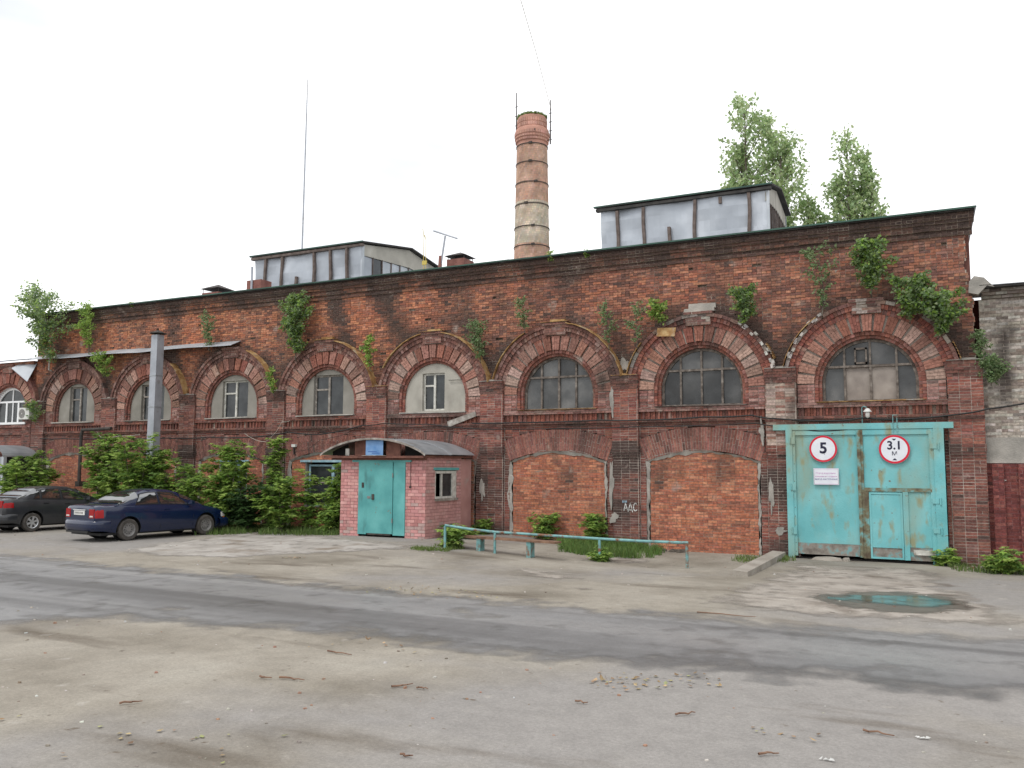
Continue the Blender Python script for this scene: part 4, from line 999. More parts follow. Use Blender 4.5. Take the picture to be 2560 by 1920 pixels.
# ------------------------------------------------------------------ tall galvanised flue by the bushes
py = -1.2; b_ = wallp(372, 1210, py); t_ = wallp(395, 838, py)
fl = empty('flue_pipe', (b_.x, py, gz(b_.x, py)), 'tall grey galvanised metal flue pipe with a small cap standing in the bushes', 'pipe')
m = MB(); hw = .165
m.box(t_.x-hw, t_.x+hw, py-hw, py+hw, .0, t_.z); m.obj('pipe', 'galv_pipe', fl)
for v in (940, 1018, 1088): zc_ = wallp(385, v, py).z; MB().box(t_.x-hw-.012, t_.x+hw+.012, py-hw-.012, py+hw+.012, zc_-.02, zc_+.02).obj('band', 'grey_tin', fl)
MB().lathe([(.33, 0), (.32, .015), (.0, .14)], (t_.x, py, t_.z+.06), 8).obj('cap', 'iron_dark', fl)
for sx in (-1, 1): MB().box(t_.x+sx*hw*.8-.01, t_.x+sx*hw*.8+.01, py-.02, py+.02, t_.z, t_.z+.08).obj('cap_strut', 'iron_dark', fl)

# ------------------------------------------------------------------ neighbouring building on the left
NB = Bricks()
lb = empty('neighbour_building', (-38.5, 0, 0), 'lower brick building with white arched window adjoining the factory at its left end', 'building')
xl = bayx(-1)
arch_bay(NB, lb, xl, .05, None, [(.22, .10, .08), (.26, .13, .10)])
def nfn(z):
    w = arch_x(R_HO-.03, z-Z_SPR) if z < Z_SPR+R_HO else 0
    return [(-44, xl-w), (xl+w, XL-.01)] if w else [(-44, XL-.01)]
NB.field(0, 0, 5.0, 6.75, .02, UP, nfn, depth=.015)
NB.field(-44, XL-.01, 2.9, 3.9, .02, PIL, None, depth=.012, m='mortar_pale', soot=.1)
NB.field(-44, XL-.01, -.1, 2.9, .02, PIL, None, depth=.012, m='mortar_pale', soot=.3)
NB.block(-44, XL-.06, 3.58, 3.68, -.10, .06, PIL, soot=.5); NB.block(-44, XL-.06, 3.915, 4.045, -.10, .06, VOU)
NB.block(XL-.65, XL-.06, -.1, 4.95, -.10, .06, PIL, soot=.45)
NB.block(-44, XL-.06, 6.72, 6.88, -.12, .06, UP, soot=.4)
NB.finish(lb, 0)
MB().box(-44, XL-.1, .36, .40, -.1, 6.8).obj('shade_backing', 'shade_paint', lb)  # near-black backing, shade of the rooms painted in
MB().box(-44, XL-.06, 9.9, 10.2, -.1, 8.2).obj('rear_wall', 'red_oxide', lb)
m = MB(); x = -44.0
while x < XL+.02:
    m.hexa([(x, -.35, 6.90), (x+.30, -.35, 6.90), (x+.30, -.35, 6.915), (x, -.35, 6.915), (x, 10, 8.9), (x+.30, 10, 8.9), (x+.30, 10, 8.915), (x, 10, 8.915)])
    m.hexa([(x-.012, -.36, 6.90), (x+.012, -.36, 6.90), (x+.012, -.36, 6.945), (x-.012, -.36, 6.945), (x-.012, 10, 8.9), (x+.012, 10, 8.9), (x+.012, 10, 8.945), (x-.012, 10, 8.945)]); x += .302
m.obj('roof', 'light_tin', lb)
# piece of tin over the valley next to the factory
m = MB(); m.hexa([(-37.3, -.42, 6.55), (XL+.0, -.42, 5.9), (XL+.0, -.42, 5.93), (-37.3, -.42, 6.58), (-37.3, .0, 6.80), (XL+.0, .0, 6.75), (XL+.0, .0, 6.78), (-37.3, .0, 6.83)]); m.obj('valley_tin', 'light_tin', lb)
f = MB(); f.ring(xl, Z_SPR, R_OP-.10, R_OP+.004, 0, math.pi, .17, .25, 30)
for sx in (-1, 1): f.box(*sorted((xl+sx*(R_OP-.10), xl+sx*R_OP)), .17, .25, Z_SILL, Z_SPR)
f.box(xl-R_OP, xl+R_OP, .168, .25, Z_SILL, Z_SILL+.09)
w = f.obj('window', 'pvc_white', lb)
MB().ring(xl, Z_SPR, R_OP+.0, R_OP+.004, 0, math.pi, .04, .17, 30).obj('window_reveal', 'pvc_white', w)
for x in (-.42, .42): MB().box(xl+x-.05, xl+x+.05, .165, .24, Z_SILL+.09, 5.06).obj('mullion', 'pvc_white', w)
MB().box(xl-.025, xl+.025, .166, .24, 5.14, Z_SPR+R_OP-.1).obj('mullion', 'pvc_white', w)
MB().box(xl+.02-.03, xl+.05, .172, .24, Z_SILL+.09, 5.06).obj('mullion', 'pvc_white', w)
MB().box(xl-R_OP+.06, xl+R_OP-.06, .163, .24, 5.06, 5.14).obj('transom', 'pvc_white', w)
for a, b, z0, z1 in ((-R_OP, -.42, Z_SILL, 5.08), (-.42, .42, Z_SILL, 5.08), (.42, R_OP, Z_SILL, 5.08), (-R_OP, 0, 5.1, 9), (0, R_OP, 5.1, 9)):
    p = clip_poly(xl, a, b, z0, z1, R_OP-.05); MB().prism(p, .205, .212).obj('pane', 'glass_dark', w)
MB().box(xl-1.4, xl+1.42, -.16, .15, Z_SILL+.003, Z_SILL+.10).obj('window_sill', 'pvc_white', w)
ac = empty('air_conditioner', (xl+1.2, -.35, 4.15), 'white air conditioner unit on the sill of the white arched window', 'air conditioner')
q = wallp(65, 1035, -.35)
MB().box(q.x-.30, q.x+.42, -.50, -.17, q.z-.24, q.z+.27).obj('casing', 'ac_white', ac)
m = MB(); m.ring(q.x-.06, q.z+.01, .03, .20, 0, 2*math.pi, -.512, -.50, 24); m.obj('fan_grille', 'rim_steel', ac)
m = MB(); disc(m, q.x-.06, q.z+.01, .03, -.515, -.50, 14); m.obj('fan_hub', 'ac_white', ac)
# corrugated porch canopy
cp = empty('corrugated_canopy', (-38.6, -1.0, 0), 'grey corrugated metal porch canopy over a dark doorway under the white arched window', 'canopy')
cx = wallp(-20, 1120, -1.2).x; m = MB(); n = 30
for k in range(n):
    t0, t1 = math.pi*(.02+.96*k/n), math.pi*(.02+.96*(k+1)/n); rr = lambda t, k: 1.55+.012*(k % 2)
    P2 = lambda t, r, y: (cx+r*math.cos(t), y, 2.55+.55*math.sin(t)*r/1.55)
    m.hexa([P2(t1, rr(t1, k+1), -1.7), P2(t0, rr(t0, k), -1.7), P2(t0, rr(t0, k)+.012, -1.7), P2(t1, rr(t1, k+1)+.012, -1.7), P2(t1, rr(t1, k+1), -.1), P2(t0, rr(t0, k), -.1), P2(t0, rr(t0, k)+.012, -.1), P2(t1, rr(t1, k+1)+.012, -.1)])
m.obj('roof', 'grey_tin', cp)
m = MB(); x = cx-.3
z = 1.75
while z < 2.55: m.box(cx+.25, cx+1.42, -1.60+(.012 if int(z*100) % 2 else 0), -1.57, z, z+.055); z += .06
m.obj('front_panel', 'grey_tin', cp)
MB().box(cx+1.42, cx+1.56, -1.66, -1.52, 0.1, 2.6).obj('post', 'light_tin', cp)
MB().box(cx-1.5, cx+1.40, -.30, -.25, .1, 2.6).box(cx+1.44, cx+1.50, -1.5, -.2, .1, 2.55).obj('painted_doorway_shade', 'shade_paint', cp)  # dark sheets behind the canopy, doorway shade put into their colour

# ------------------------------------------------------------------ lower wall on the right
RB = Bricks(); WHT = [(.40, .36, .31), (.46, .42, .37), (.33, .29, .25), (.50, .46, .41), (.27, .22, .19)]
REDP = [(.17, .05, .045), (.20, .06, .052), (.145, .045, .042), (.23, .085, .07)]
rb = empty('painted_wall_building', (3, .3, 0), 'lower whitish brick building with dark red painted base adjoining the factory right end', 'building')
RB.field(.93, 7.0, 3.05, 6.60, .20, WHT, m='mortar_pale', depth=.010, jy=.005, soot=-.05)
RB.field(.93, 7.0, -.2, 2.42, .14, REDP, m='pink_mortar', depth=.010, jy=.006)
for z0, z1, yy in ((6.60, 6.68, .12), (6.68, 6.76, .06), (6.76, 6.84, .02)): RB.block(1.0, 7.0, z0, z1, yy, .30, WHT, soot=.45)
for a, b in ((1.05, 1.30), (1.62, 1.80), (3.4, 3.8)): RB.block(a, b, -.2, 2.40, .06, .20, REDP, m='pink_mortar')
RB.block(1.62, 3.8, .75, .86, .07, .2, REDP, m='pink_mortar'); RB.block(1.62, 3.8, 1.5, 1.58, .08, .2, REDP, m='pink_mortar')
RB.finish(rb, 240)
MB().box(.93, 7.0, .115, .25, 2.42, 3.06, j=.01).obj('cement_band', 'cement', rb)
for k in range(6):
    m = MB(); x = R.uniform(1.0, 2.1); z = R.uniform(.2, 2.3); m.prism([(x+.06*math.cos(1.05*i)*R.uniform(.5, 1.2), z+.035*math.sin(1.05*i)*R.uniform(.5, 1.2)) for i in range(6)], .118, .15)
    m.obj('chipped_patch', 'chalk_paint', rb)
MB().box(.98, 7.2, -.12, .5, 6.84, 6.885).box(.98, 7.2, -.14, -.122, 6.85, 6.90).obj('eave_board', 'tar_paper', rb)
MB().hexa([(.95, -.16, 6.90), (7.2, -.16, 6.90), (7.2, -.16, 6.915), (.95, -.16, 6.915), (.95, 9, 8.2), (7.2, 9, 8.2), (7.2, 9, 8.215), (.95, 9, 8.215)]).obj('roof', 'grey_tin', rb)
MB().box(.95, 7, 8.9, 9.1, -.2, 8.1).box(6.9, 7.0, .3, 9, -.2, 6.8).obj('rear_wall', 'red_oxide', rb)
BR.finish(factory, 300)

# ------------------------------------------------------------------ roof lanterns
def lantern(xa, xb, y0, ztop, depth, battens, shorts, trim, fname, rise=.55):
    s = MB(); nx_, nz_ = 30, 6; zb0 = 9.0
    for i in range(nx_):
        for j in range(nz_):
            c = []
            for ii, jj in ((i, j), (i+1, j), (i+1, j+1), (i, j+1)):
                x = xa+(xb-xa)*ii/nx_; z = zb0+(ztop-.14-zb0)*jj/nz_; c.append((x, y0+.10*nz2(x, z, .9, 3+xa)+.05*nz2(x, z, 2.2, 1), z))
            s.face(c)
    lan = s.obj('roof_lantern', 'sheet_steel', factory, smooth=70)
    for bx, z0, z1 in battens:
        m = MB(); pr = None
        for k in range(9):
            z = z0+(z1-z0)*k/8; xx = bx+.022*math.sin(z*3+bx); q = ((xx-.05, y0-.12, z), (xx+.05, y0-.12, z), (xx+.05, y0-.0, z), (xx-.05, y0-.0, z))
            if pr: m.hexa([pr[0], pr[1], q[1], q[0], pr[3], pr[2], q[2], q[3]])
            pr = q
        m.obj('batten', 'batten_wood', lan)
    # gable end with a strip of panes
    yb = y0+depth; ym = (y0+yb)/2
    gx = xb
    m = MB(); m.v = []; 
    MB().hexa([(gx-.03, y0, ztop-.50), (gx-.03, ym, ztop-.50+rise*.35), (gx-.03, ym, ztop-.06+rise), (gx-.03, y0, ztop-.06), (gx-.10, y0, ztop-.50), (gx-.10, ym, ztop-.50+rise*.35), (gx-.10, ym, ztop-.06+rise), (gx-.10, y0, ztop-.06)]).hexa([(gx-.03, ym, ztop-.50+rise*.35), (gx-.03, yb, ztop-.50), (gx-.03, yb, ztop-.06), (gx-.03, ym, ztop-.06+rise), (gx-.10, ym, ztop-.50+rise*.35), (gx-.10, yb, ztop-.50), (gx-.10, yb, ztop-.06), (gx-.10, ym, ztop-.06+rise)]).obj('gable_board', 'plaster', lan)
    MB().box(gx-.06, gx+.012, y0-.02, y0+.14, zb0, ztop-.05).obj('corner_flashing', 'light_tin', lan)
    npn = 10
    for k in range(npn):
        ya = y0+.16+(depth-.3)*k/npn; yb_ = y0+.16+(depth-.3)*(k+1)/npn; 
        zt_ = ztop-.52+rise*.35*(1-abs((ya+yb_)/2-ym)/(depth/2))
        broken = k in (1,) or (k == 6)
        if not broken: MB().box(gx-.085, gx-.075, ya, yb_-.03, zb0, zt_).obj('pane', 'light_tin' if k % 3 else 'sheet_steel', lan)
        else: MB().box(gx-.085, gx-.075, ya, yb_-.03, zt_-.45 if k == 6 else zb0, zt_).obj('pane', 'glass_dark', lan)
        MB().box(gx-.09, gx-.03, yb_-.035, yb_+.005, zb0, zt_+.06).obj('glazing_bar', 'batten_wood', lan)
    MB().box(gx-.6, gx-.55, y0+.1, yb-.1, zb0, ztop-.2).obj('shade_lining', 'shade_paint', lan)  # near-black sheet behind the panes paints the shade inside the lantern
    rr = MB()
    for (ya, za), (yb_, zb_) in (((y0-.16, ztop), (ym, ztop+rise)), ((ym, ztop+rise), (yb+.16, ztop))):
        rr.hexa([(xa-.22, ya, za-.03), (xb+.14, ya, za-.03), (xb+.14, ya, za+.03), (xa-.22, ya, za+.03), (xa-.22, yb_, zb_-.03), (xb+.14, yb_, zb_-.03), (xb+.14, yb_, zb_+.03), (xa-.22, yb_, zb_+.03)])
    ro = rr.obj('lantern_roof', 'tar_paper', lan)
    MB().box(xa-.15, xb+.1, y0-.14, y0+.02, ztop-.16, ztop-.06, j=.012).obj('eave_board', fname, lan)
    MB().box(xa-.23, xb+.15, y0-.177, y0-.162, ztop-.01, ztop+.04, j=.004).obj('eave_trim', trim, lan)
    MB().box(xa, xa+.05, y0+.05, yb, zb0, ztop-.1).box(xa, xb, yb-.05, yb, zb0, ztop-.1).obj('lantern_wall', 'sheet_steel', lan)
LX = lambda u: wallp(u, 650, 3.5).x
lantern(LX(640), LX(905), 3.5, 11.39, 7.0, [(LX(667), 9.0, 11.25), (LX(708), 9.0, 11.25), (LX(745), 9.0, 10.28), (LX(788), 9.0, 11.25), (LX(829), 9.0, 11.25), (LX(870), 9.0, 11.25)], [], 'green_trim', 'batten_wood')
LX2 = lambda u: wallp(u, 540, 3.5).x
lantern(LX2(1503), LX2(1922), 3.5, 11.45, 3.6, [(LX2(1546), 9.0, 11.25), (LX2(1611), 9.0, 11.25), (LX2(1675), 9.0, 10.45), (LX2(1738), 9.0, 11.28), (LX2(1801), 11.03, 11.25), (LX2(1874), 9.0, 11.28)], [], 'green_trim', 'tar_paper', .40)
# roof vents
def vent(u0, u1, vtop, vcap0, vcap1, y, capw, mt):
    a = wallp(u0, vtop, y); b = wallp(u1, vtop, y); top = a.z; zc0 = wallp(u0, vcap0, y).z; zc1 = wallp(u0, vcap1, y).z
    xm = (a.x+b.x)/2; hw = (b.x-a.x)/2
    v = MB().box(a.x, b.x, y, y+2*hw, 8.9, top).obj('roof_vent', mt, factory)
    for sx in (-1, 1):
        for yy in (y+.04, y+2*hw-.04): MB().cyl((xm+sx*(hw-.03), yy, top), (xm+sx*(hw-.03), yy, zc0+.02), .012, n=6).obj('cap_rod', 'iron_dark', v)
    cw = hw*capw; m = MB(); yc = y+hw
    b_ = [(xm-cw, yc-cw, zc0), (xm+cw, yc-cw, zc0), (xm+cw, yc+cw, zc0), (xm-cw, yc+cw, zc0)]
    for k in range(4): m.face([b_[k], b_[(k+1) % 4], (xm, yc, zc1)])
    m.face(b_[::-1]); m.obj('vent_cap', 'iron_dark', v)
vent(505, 545, 733, 723, 709, 1.2, 1.15, 'red_oxide')
vent(1117, 1160, 649, 641, 628, 1.2, 1.2, 'red_oxide')
q = wallp(634, 700, 1.2); MB().box(q.x-.36, q.x+.40, 1.2, 1.8, 8.9, q.z).obj('roof_vent', 'red_oxide', factory)
q0, q1 = wallp(631, 720, 1.2), wallp(632, 668, 1.2); tag(MB().cyl((q0.x, 1.15, 8.9), (q0.x, 1.15, q1.z), .045).obj('vent_stub', 'galv_pipe'), 'short thin grey pipe standing beside the roof edge left of the skylight', 'pipe')
am = empty('antenna_mast', wallp(754, 640, 11), 'very tall thin grey antenna mast rising behind the sheet metal skylight', 'mast')
a, b = wallp(752, 700, 11), wallp(769, 198, 11); MB().cyl((a.x, 11, 9.0), (b.x, 11, b.z-1.2), .055, .03).obj('pole', 'galv_pipe', am); MB().cyl((b.x, 11, b.z-1.2), (b.x, 11, b.z), .02, .012).obj('tip', 'iron_dark', am)
ta = empty('roof_aerial', wallp(1103, 672, .9), 'leaning T-shaped aerial pipe on the roof beside the capped vent', 'aerial')
MB().cyl(wallp(1098, 690, .9), wallp(1113, 590, .9), .035).obj('pole', 'galv_pipe', ta); MB().cyl(wallp(1084, 577, .9), wallp(1143, 596, .9), .03).obj('crossbar', 'galv_pipe', ta); MB().cyl(wallp(1098, 690, .9), wallp(1102, 640, .9), .07).obj('sleeve', 'red_oxide', ta)
yp_ = empty('yellow_pipe', wallp(1062, 680, .8), 'thin bent yellow gas pipe pair standing on the roof edge', 'pipe')
MB().tube([wallp(1058, 690, .8), wallp(1060, 592, .8), wallp(1057, 572, .8)], .011).obj('pipe', 'gas_yellow', yp_); MB().tube([wallp(1064, 690, .8), wallp(1065, 600, .8), wallp(1062, 588, .8), wallp(1060, 592, .8)], .011).obj('pipe', 'gas_yellow', yp_)
MB().box(wallp(1056, 640, .8).x, wallp(1067, 640, .8).x, .78, .82, wallp(1060, 662, .8).z, wallp(1060, 652, .8).z).obj('clamp', 'gas_yellow', yp_)

# ------------------------------------------------------------------ factory chimney
cy_ = 28.0; c0 = wallp(1329.5, 650, cy_); c1 = wallp(1335, 310, cy_)
chim = empty('brick_chimney', (c0.x, cy_, 0), 'tall round factory chimney of weathered brick with iron bands', 'chimney')
rA = (wallp(1372, 650, cy_).x-wallp(1287, 650, cy_).x)/2*.95; zA = c0.z
rB = (wallp(1371, 380, cy_).x-wallp(1298, 380, cy_).x)/2*.95; zB = wallp(1335, 370, cy_).z
zP0, zP1 = wallp(1334, 620, cy_).z, wallp(1334, 517, cy_).z
rad_at = lambda z: rA+(rB-rA)*(z-zA)/(zB-zA)
zt_ = wallp(1335, 296, cy_).z
prof = [(rad_at(0)+.1, 0)]
body = MB(); hc = .30; z = 0.0; seg = 44
while z < zB:                   # courses of brick blocks, coloured one by one
    for k in range(seg):
        a0 = 2*math.pi*(k+(.5 if int(z/hc+.5) % 2 else 0))/seg; a1 = a0+2*math.pi/seg*.93
        if math.cos((a0+a1)/2+1.1) < -.35 and z < 8: continue
        zz_ = z; pale = min(1, max(0, .22*nz2(math.cos(a0)*2, zz_*.5, .8, 4)+(.92 if zP0 < z < zP1 else .22+.12*nz2(zz_, 1, .5, 2))))
        c = jit(lerp3((.50, .29, .21), (.54, .47, .37), pale), .14)
        for q, (za, zb) in enumerate(((z, z+hc*.46), (z+hc*.5, z+hc*.96))):
            sh = math.pi/seg*q
            r0 = rad_at(za); r1 = rad_at(zb); ox, oy = c0.x, cy_
            body.face([(ox+r0*math.cos(a0+sh), oy+r0*math.sin(a0+sh), za), (ox+r0*math.cos(a1+sh), oy+r0*math.sin(a1+sh), za), (ox+r1*math.cos(a1+sh), oy+r1*math.sin(a1+sh), zb), (ox+r1*math.cos(a0+sh), oy+r1*math.sin(a0+sh), zb)], jit(c, .1))
    z += hc
tag(body.obj('brickwork', 'chimney_brick', chim), kind='stuff')
MB().lathe([(rad_at(0)-.02, 0), (rad_at(zB)-.02, zB)], (c0.x, cy_, 0), 48).obj('mortar_shaft', 'mortar_pale', chim, smooth=60)
rk = rB; hd = zt_-zB; cap = MB()
cap.lathe([(rk, 0), (rk, hd*.12), (rk*1.06, hd*.14), (rk*1.06, hd*.22), (rk*1.10, hd*.24), (rk*1.10, hd*.32), (rk*1.13, hd*.34), (rk*1.13, hd*.46), (rk*1.08, hd*.56), (rk*.97, hd*.60), (rk*.96, hd*.95), (rk*.90, hd*1.0), (rk*.7, hd*1.0), (rk*.7, hd*.5)], (c0.x, cy_, zB), 48, col=(.48, .26, .20))
cap.obj('crown', 'chimney_brick', chim, smooth=25)
for z0, z1, rr in ((.14, .22, 1.06), (.24, .32, 1.10), (.34, .46, 1.13), (.62, .74, .965), (.76, .9, .965)):
    m = MB(); ns = 40
    for k in range(ns):
        a0 = 2*math.pi*k/ns; a1 = a0+2*math.pi/ns*.88; r_ = rk*rr+.025; Q = lambda r, a, z: (c0.x+r*math.cos(a), cy_+r*math.sin(a), zB+hd*z)
        m.hexa([Q(r_, a0, z0+.01), Q(r_, a1, z0+.01), Q(r_, a1, z1-.01), Q(r_, a0, z1-.01), Q(r_-.05, a0, z0+.01), Q(r_-.05, a1, z0+.01), Q(r_-.05, a1, z1-.01), Q(r_-.05, a0, z1-.01)], jit((.50, .28, .22), .15))
    tag(m.obj('crown_bricks', 'chimney_brick', chim), kind='stuff')
g_ = MB()
for k in range(900):
    a = R.uniform(0, 6.283); r_ = rk*R.uniform(.7, .97); x, y = c0.x+r_*math.cos(a), cy_+r_*math.sin(a); h = R.uniform(.05, .22)
    g_.face([(x-.05, y, zt_-.02), (x+.05, y, zt_-.02), (x+R.uniform(-.1, .1), y+R.uniform(-.1, .1), zt_+h)], jit((.14, .19, .05), .3))
tag(g_.obj('moss', 'grass', chim), kind='stuff')
for v in (336, 367, 412, 462, 515, 571, 618):
    zb_ = wallp(1334, v+3, cy_).z; r_ = rad_at(zb_)+.02 if v > 340 else rk+.04
    b2 = MB(); b2.lathe([(r_, -.028), (r_+.03, -.028), (r_+.03, .028), (r_, .028)], (c0.x, cy_, zb_), 48)
    for k in range(2):
        an = math.atan2(CAM.y-cy_, CAM.x-c0.x)+R.uniform(-.5, .5); x, y = c0.x+(r_+.05)*math.cos(an), cy_+(r_+.05)*math.sin(an)
        b2.box(x-.12, x+.12, y-.05, y+.05, zb_-.07, zb_+.07) if k == 0 else None
    b2.obj('iron_band', 'iron_dark', chim)
for u, v0, v1 in ((1291, 350, 232), (1376, 360, 250)):
    a, b = wallp(u, v0, cy_), wallp(u+1, v1, cy_); m = MB(); m.cyl(a, (a.x, cy_, b.z), .05, .035, 6)
    for k in range(4): zz_ = a.z+(b.z-a.z)*(.1+.2*k); m.cyl((a.x-.12, cy_, zz_), (a.x+.12, cy_, zz_), .025, n=5)
    sx = 1 if u < 1330 else -1; m.cyl((a.x, cy_, a.z+.3), (a.x+sx*.7, cy_, a.z+.3), .03, n=5)
    m.obj('lightning_rod', 'iron_dark', chim)
cable([wallp(1378, 275, cy_), wallp(1340, 130, 18), wallp(1290, -40, 8)], .018, 'cable_pale', 'hair-thin wire running up into the white sky from the chimney', .0, 'wire')

# ------------------------------------------------------------------ vegetation
def rvec(): 
    while True:
        v = Vector((R.uniform(-1, 1), R.uniform(-1, 1), R.uniform(-1, 1)))
        if .05 < v.length < 1: return v.normalized()
def kite(m, p, d, L_, W_, col, nrm=None):
    d = d.normalized(); s = d.cross(nrm if nrm is not None else rvec())
    if s.length < .05: s = d.orthogonal()
    s.normalize(); q = p+d*L_*.42; up = s.cross(d)*L_*.06
    b = len(m.v); m.v.extend([tuple(p), tuple(q+s*W_-up), tuple(p+d*L_), tuple(q-s*W_-up)]); m.c.extend([col]*4); m.f.append((b, b+1, b+2)); m.f.append((b, b+2, b+3))
GREENS = [(.28, .42, .085), (.22, .35, .08), (.34, .48, .115), (.16, .27, .07), (.40, .53, .14)]
GREY_G = [(.20, .29, .125), (.25, .34, .165), (.15, .235, .10), (.31, .39, .21)]
def stem(m, pts, r0, r1, n=6):
    k = len(pts)-1
    for i in range(k): m.cyl(pts[i], pts[i+1], r0+(r1-r0)*i/k, r0+(r1-r0)*(i+1)/k, n, caps=False)
def maple(label, base, h, spread, nst, dens=1.0, pal=GREENS, group='maple bushes at the wall', size=1.0, name='maple_bush', lean=(0, 0), cat='bush', fill=0):
    t = empty(name, base, label, cat, group); st = MB(); lf = MB(); base = Vector(base)
    for s in range(nst):
        a = R.uniform(0, 6.283); hh = h*(1 if s == 0 else R.uniform(.55, 1)); rr = spread*R.uniform(.25, 1)*(0.4 if s == 0 else 1)
        tip = base+Vector((math.cos(a)*rr+lean[0], math.sin(a)*rr*.6+lean[1], hh)); b0 = base+Vector((R.uniform(-.2, .2)*spread, R.uniform(-.1, .1)*spread, -.05))
        mid = b0.lerp(tip, .5)+Vector((math.cos(a), math.sin(a)*.6, 0))*rr*-.12+Vector((0, 0, hh*.08))
        pts = [(b0*(1-u)*(1-u)+mid*2*u*(1-u)+tip*u*u) for u in [k/7 for k in range(8)]]
        stem(st, pts, .012+.010*hh/2, .004)
        axes = [(b0, mid, tip, .15, max(5, int(hh*7*dens)))]
        for k in range(int(3+hh*3.2)):
            u = R.uniform(.12, .92); c = b0*(1-u)*(1-u)+mid*2*u*(1-u)+tip*u*u; az = R.uniform(0, 6.283)
            ln = R.uniform(.30, 1.0)*min(1.0, spread+.2)*(1.05-.25*u)*size; e = c+Vector((math.cos(az)*ln, math.sin(az)*ln*.75, ln*R.uniform(.15, .75))); mm = c.lerp(e, .5)+Vector((0, 0, .06*ln))
            st.cyl(c, mm, .006, .004, 4, caps=False); st.cyl(mm, e, .004, .002, 4, caps=False); axes.append((c, mm, e, .35, max(2, int(ln*7*dens))))
        for (q0, q1, q2, u0, nodes) in axes:
          for k in range(nodes):
            u = u0+(1-u0)*(k+R.random()*.6)/nodes; c = q0*(1-u)*(1-u)+q1*2*u*(1-u)+q2*u*u; col = R.choice(pal)
            for q in range(3):
                az = R.uniform(0, 6.283); el = R.uniform(-.2, .6); d = Vector((math.cos(az)*math.cos(el), math.sin(az)*math.cos(el), math.sin(el)))
                ln = R.uniform(.10, .24)*size
                for w in range(2):
                    p = c+d*ln*(.5+.5*w); nleaf = 5 if w else 2
                    for i in range(nleaf):
                        an = az+(i-(nleaf-1)/2)*.75+R.uniform(-.2, .2); dd = Vector((math.cos(an), math.sin(an), -.28+R.uniform(-.35, .3)))
                        kite(lf, p, dd, R.uniform(.11, .21)*size, R.uniform(.030, .052)*size, jit(col, .18), Vector((R.uniform(-.3, .3), R.uniform(-.3, .3), 1)))
    st.obj('stem', 'bark', t); tag(lf.obj('foliage', 'leaf', t), kind='stuff'); return t
def sapling(label, base, h, w, pal=GREY_G, name='wall_sapling', dens=1.0, leaf=.07, bark='bark', sway=0.0, group='saplings rooted in the brickwork', shape=1.0, nb=None):
    """small birch or poplar seedling: upright leader with ascending side twigs"""
    t = empty(name, base, label, 'sapling', group); st = MB(); lf = MB(); base = Vector(base)
    L0 = [base+Vector((sway*h*u*u+.03*math.sin(u*5)*h, -.10*math.sin(u*2.5)*min(1, h), h*u)) for u in [k/8 for k in range(9)]]
    stem(st, [base+Vector((0, .12, -.03))]+L0, .010+.007*h, .003)
    nb = nb or int(14*dens*max(1, h))
    for k in range(nb):
        u = .12+.88*(k+.5)/nb; i = min(7, int(u*8)); c = L0[i].lerp(L0[i+1], u*8-i)
        az = R.uniform(0, 6.283); rr = w*(.35+.65*math.sin(math.pi*min(1, (1-u)*shape+.12)))*R.uniform(.5, 1.05)
        d = Vector((math.cos(az), -abs(math.sin(az))*.8+.15, R.uniform(.15, .7)))
        e = c+d*rr
        if e.y > -.02: e.y = -.02
        st.cyl(c, e, .005, .002, 3, caps=False)
        nl = int(26*dens*(rr/.4+.35))
        for q in range(nl):
            v = R.uniform(.15, 1.05); p = c.lerp(e, v)+rvec()*R.uniform(.02, .10)*(.6+w)
            if p.y > -.015: p.y = -.015
            kite(lf, p, Vector((R.uniform(-1, 1), R.uniform(-1, .4), R.uniform(-.8, .5))), leaf*R.uniform(.7, 1.3), leaf*R.uniform(.30, .42), jit(R.choice(pal), .2))
    st.obj('stem', bark, t); tag(lf.obj('foliage', 'leaf', t), kind='stuff'); return t
def at_wall(u, v, y=-.1): return tuple(wallp(u, v, y))
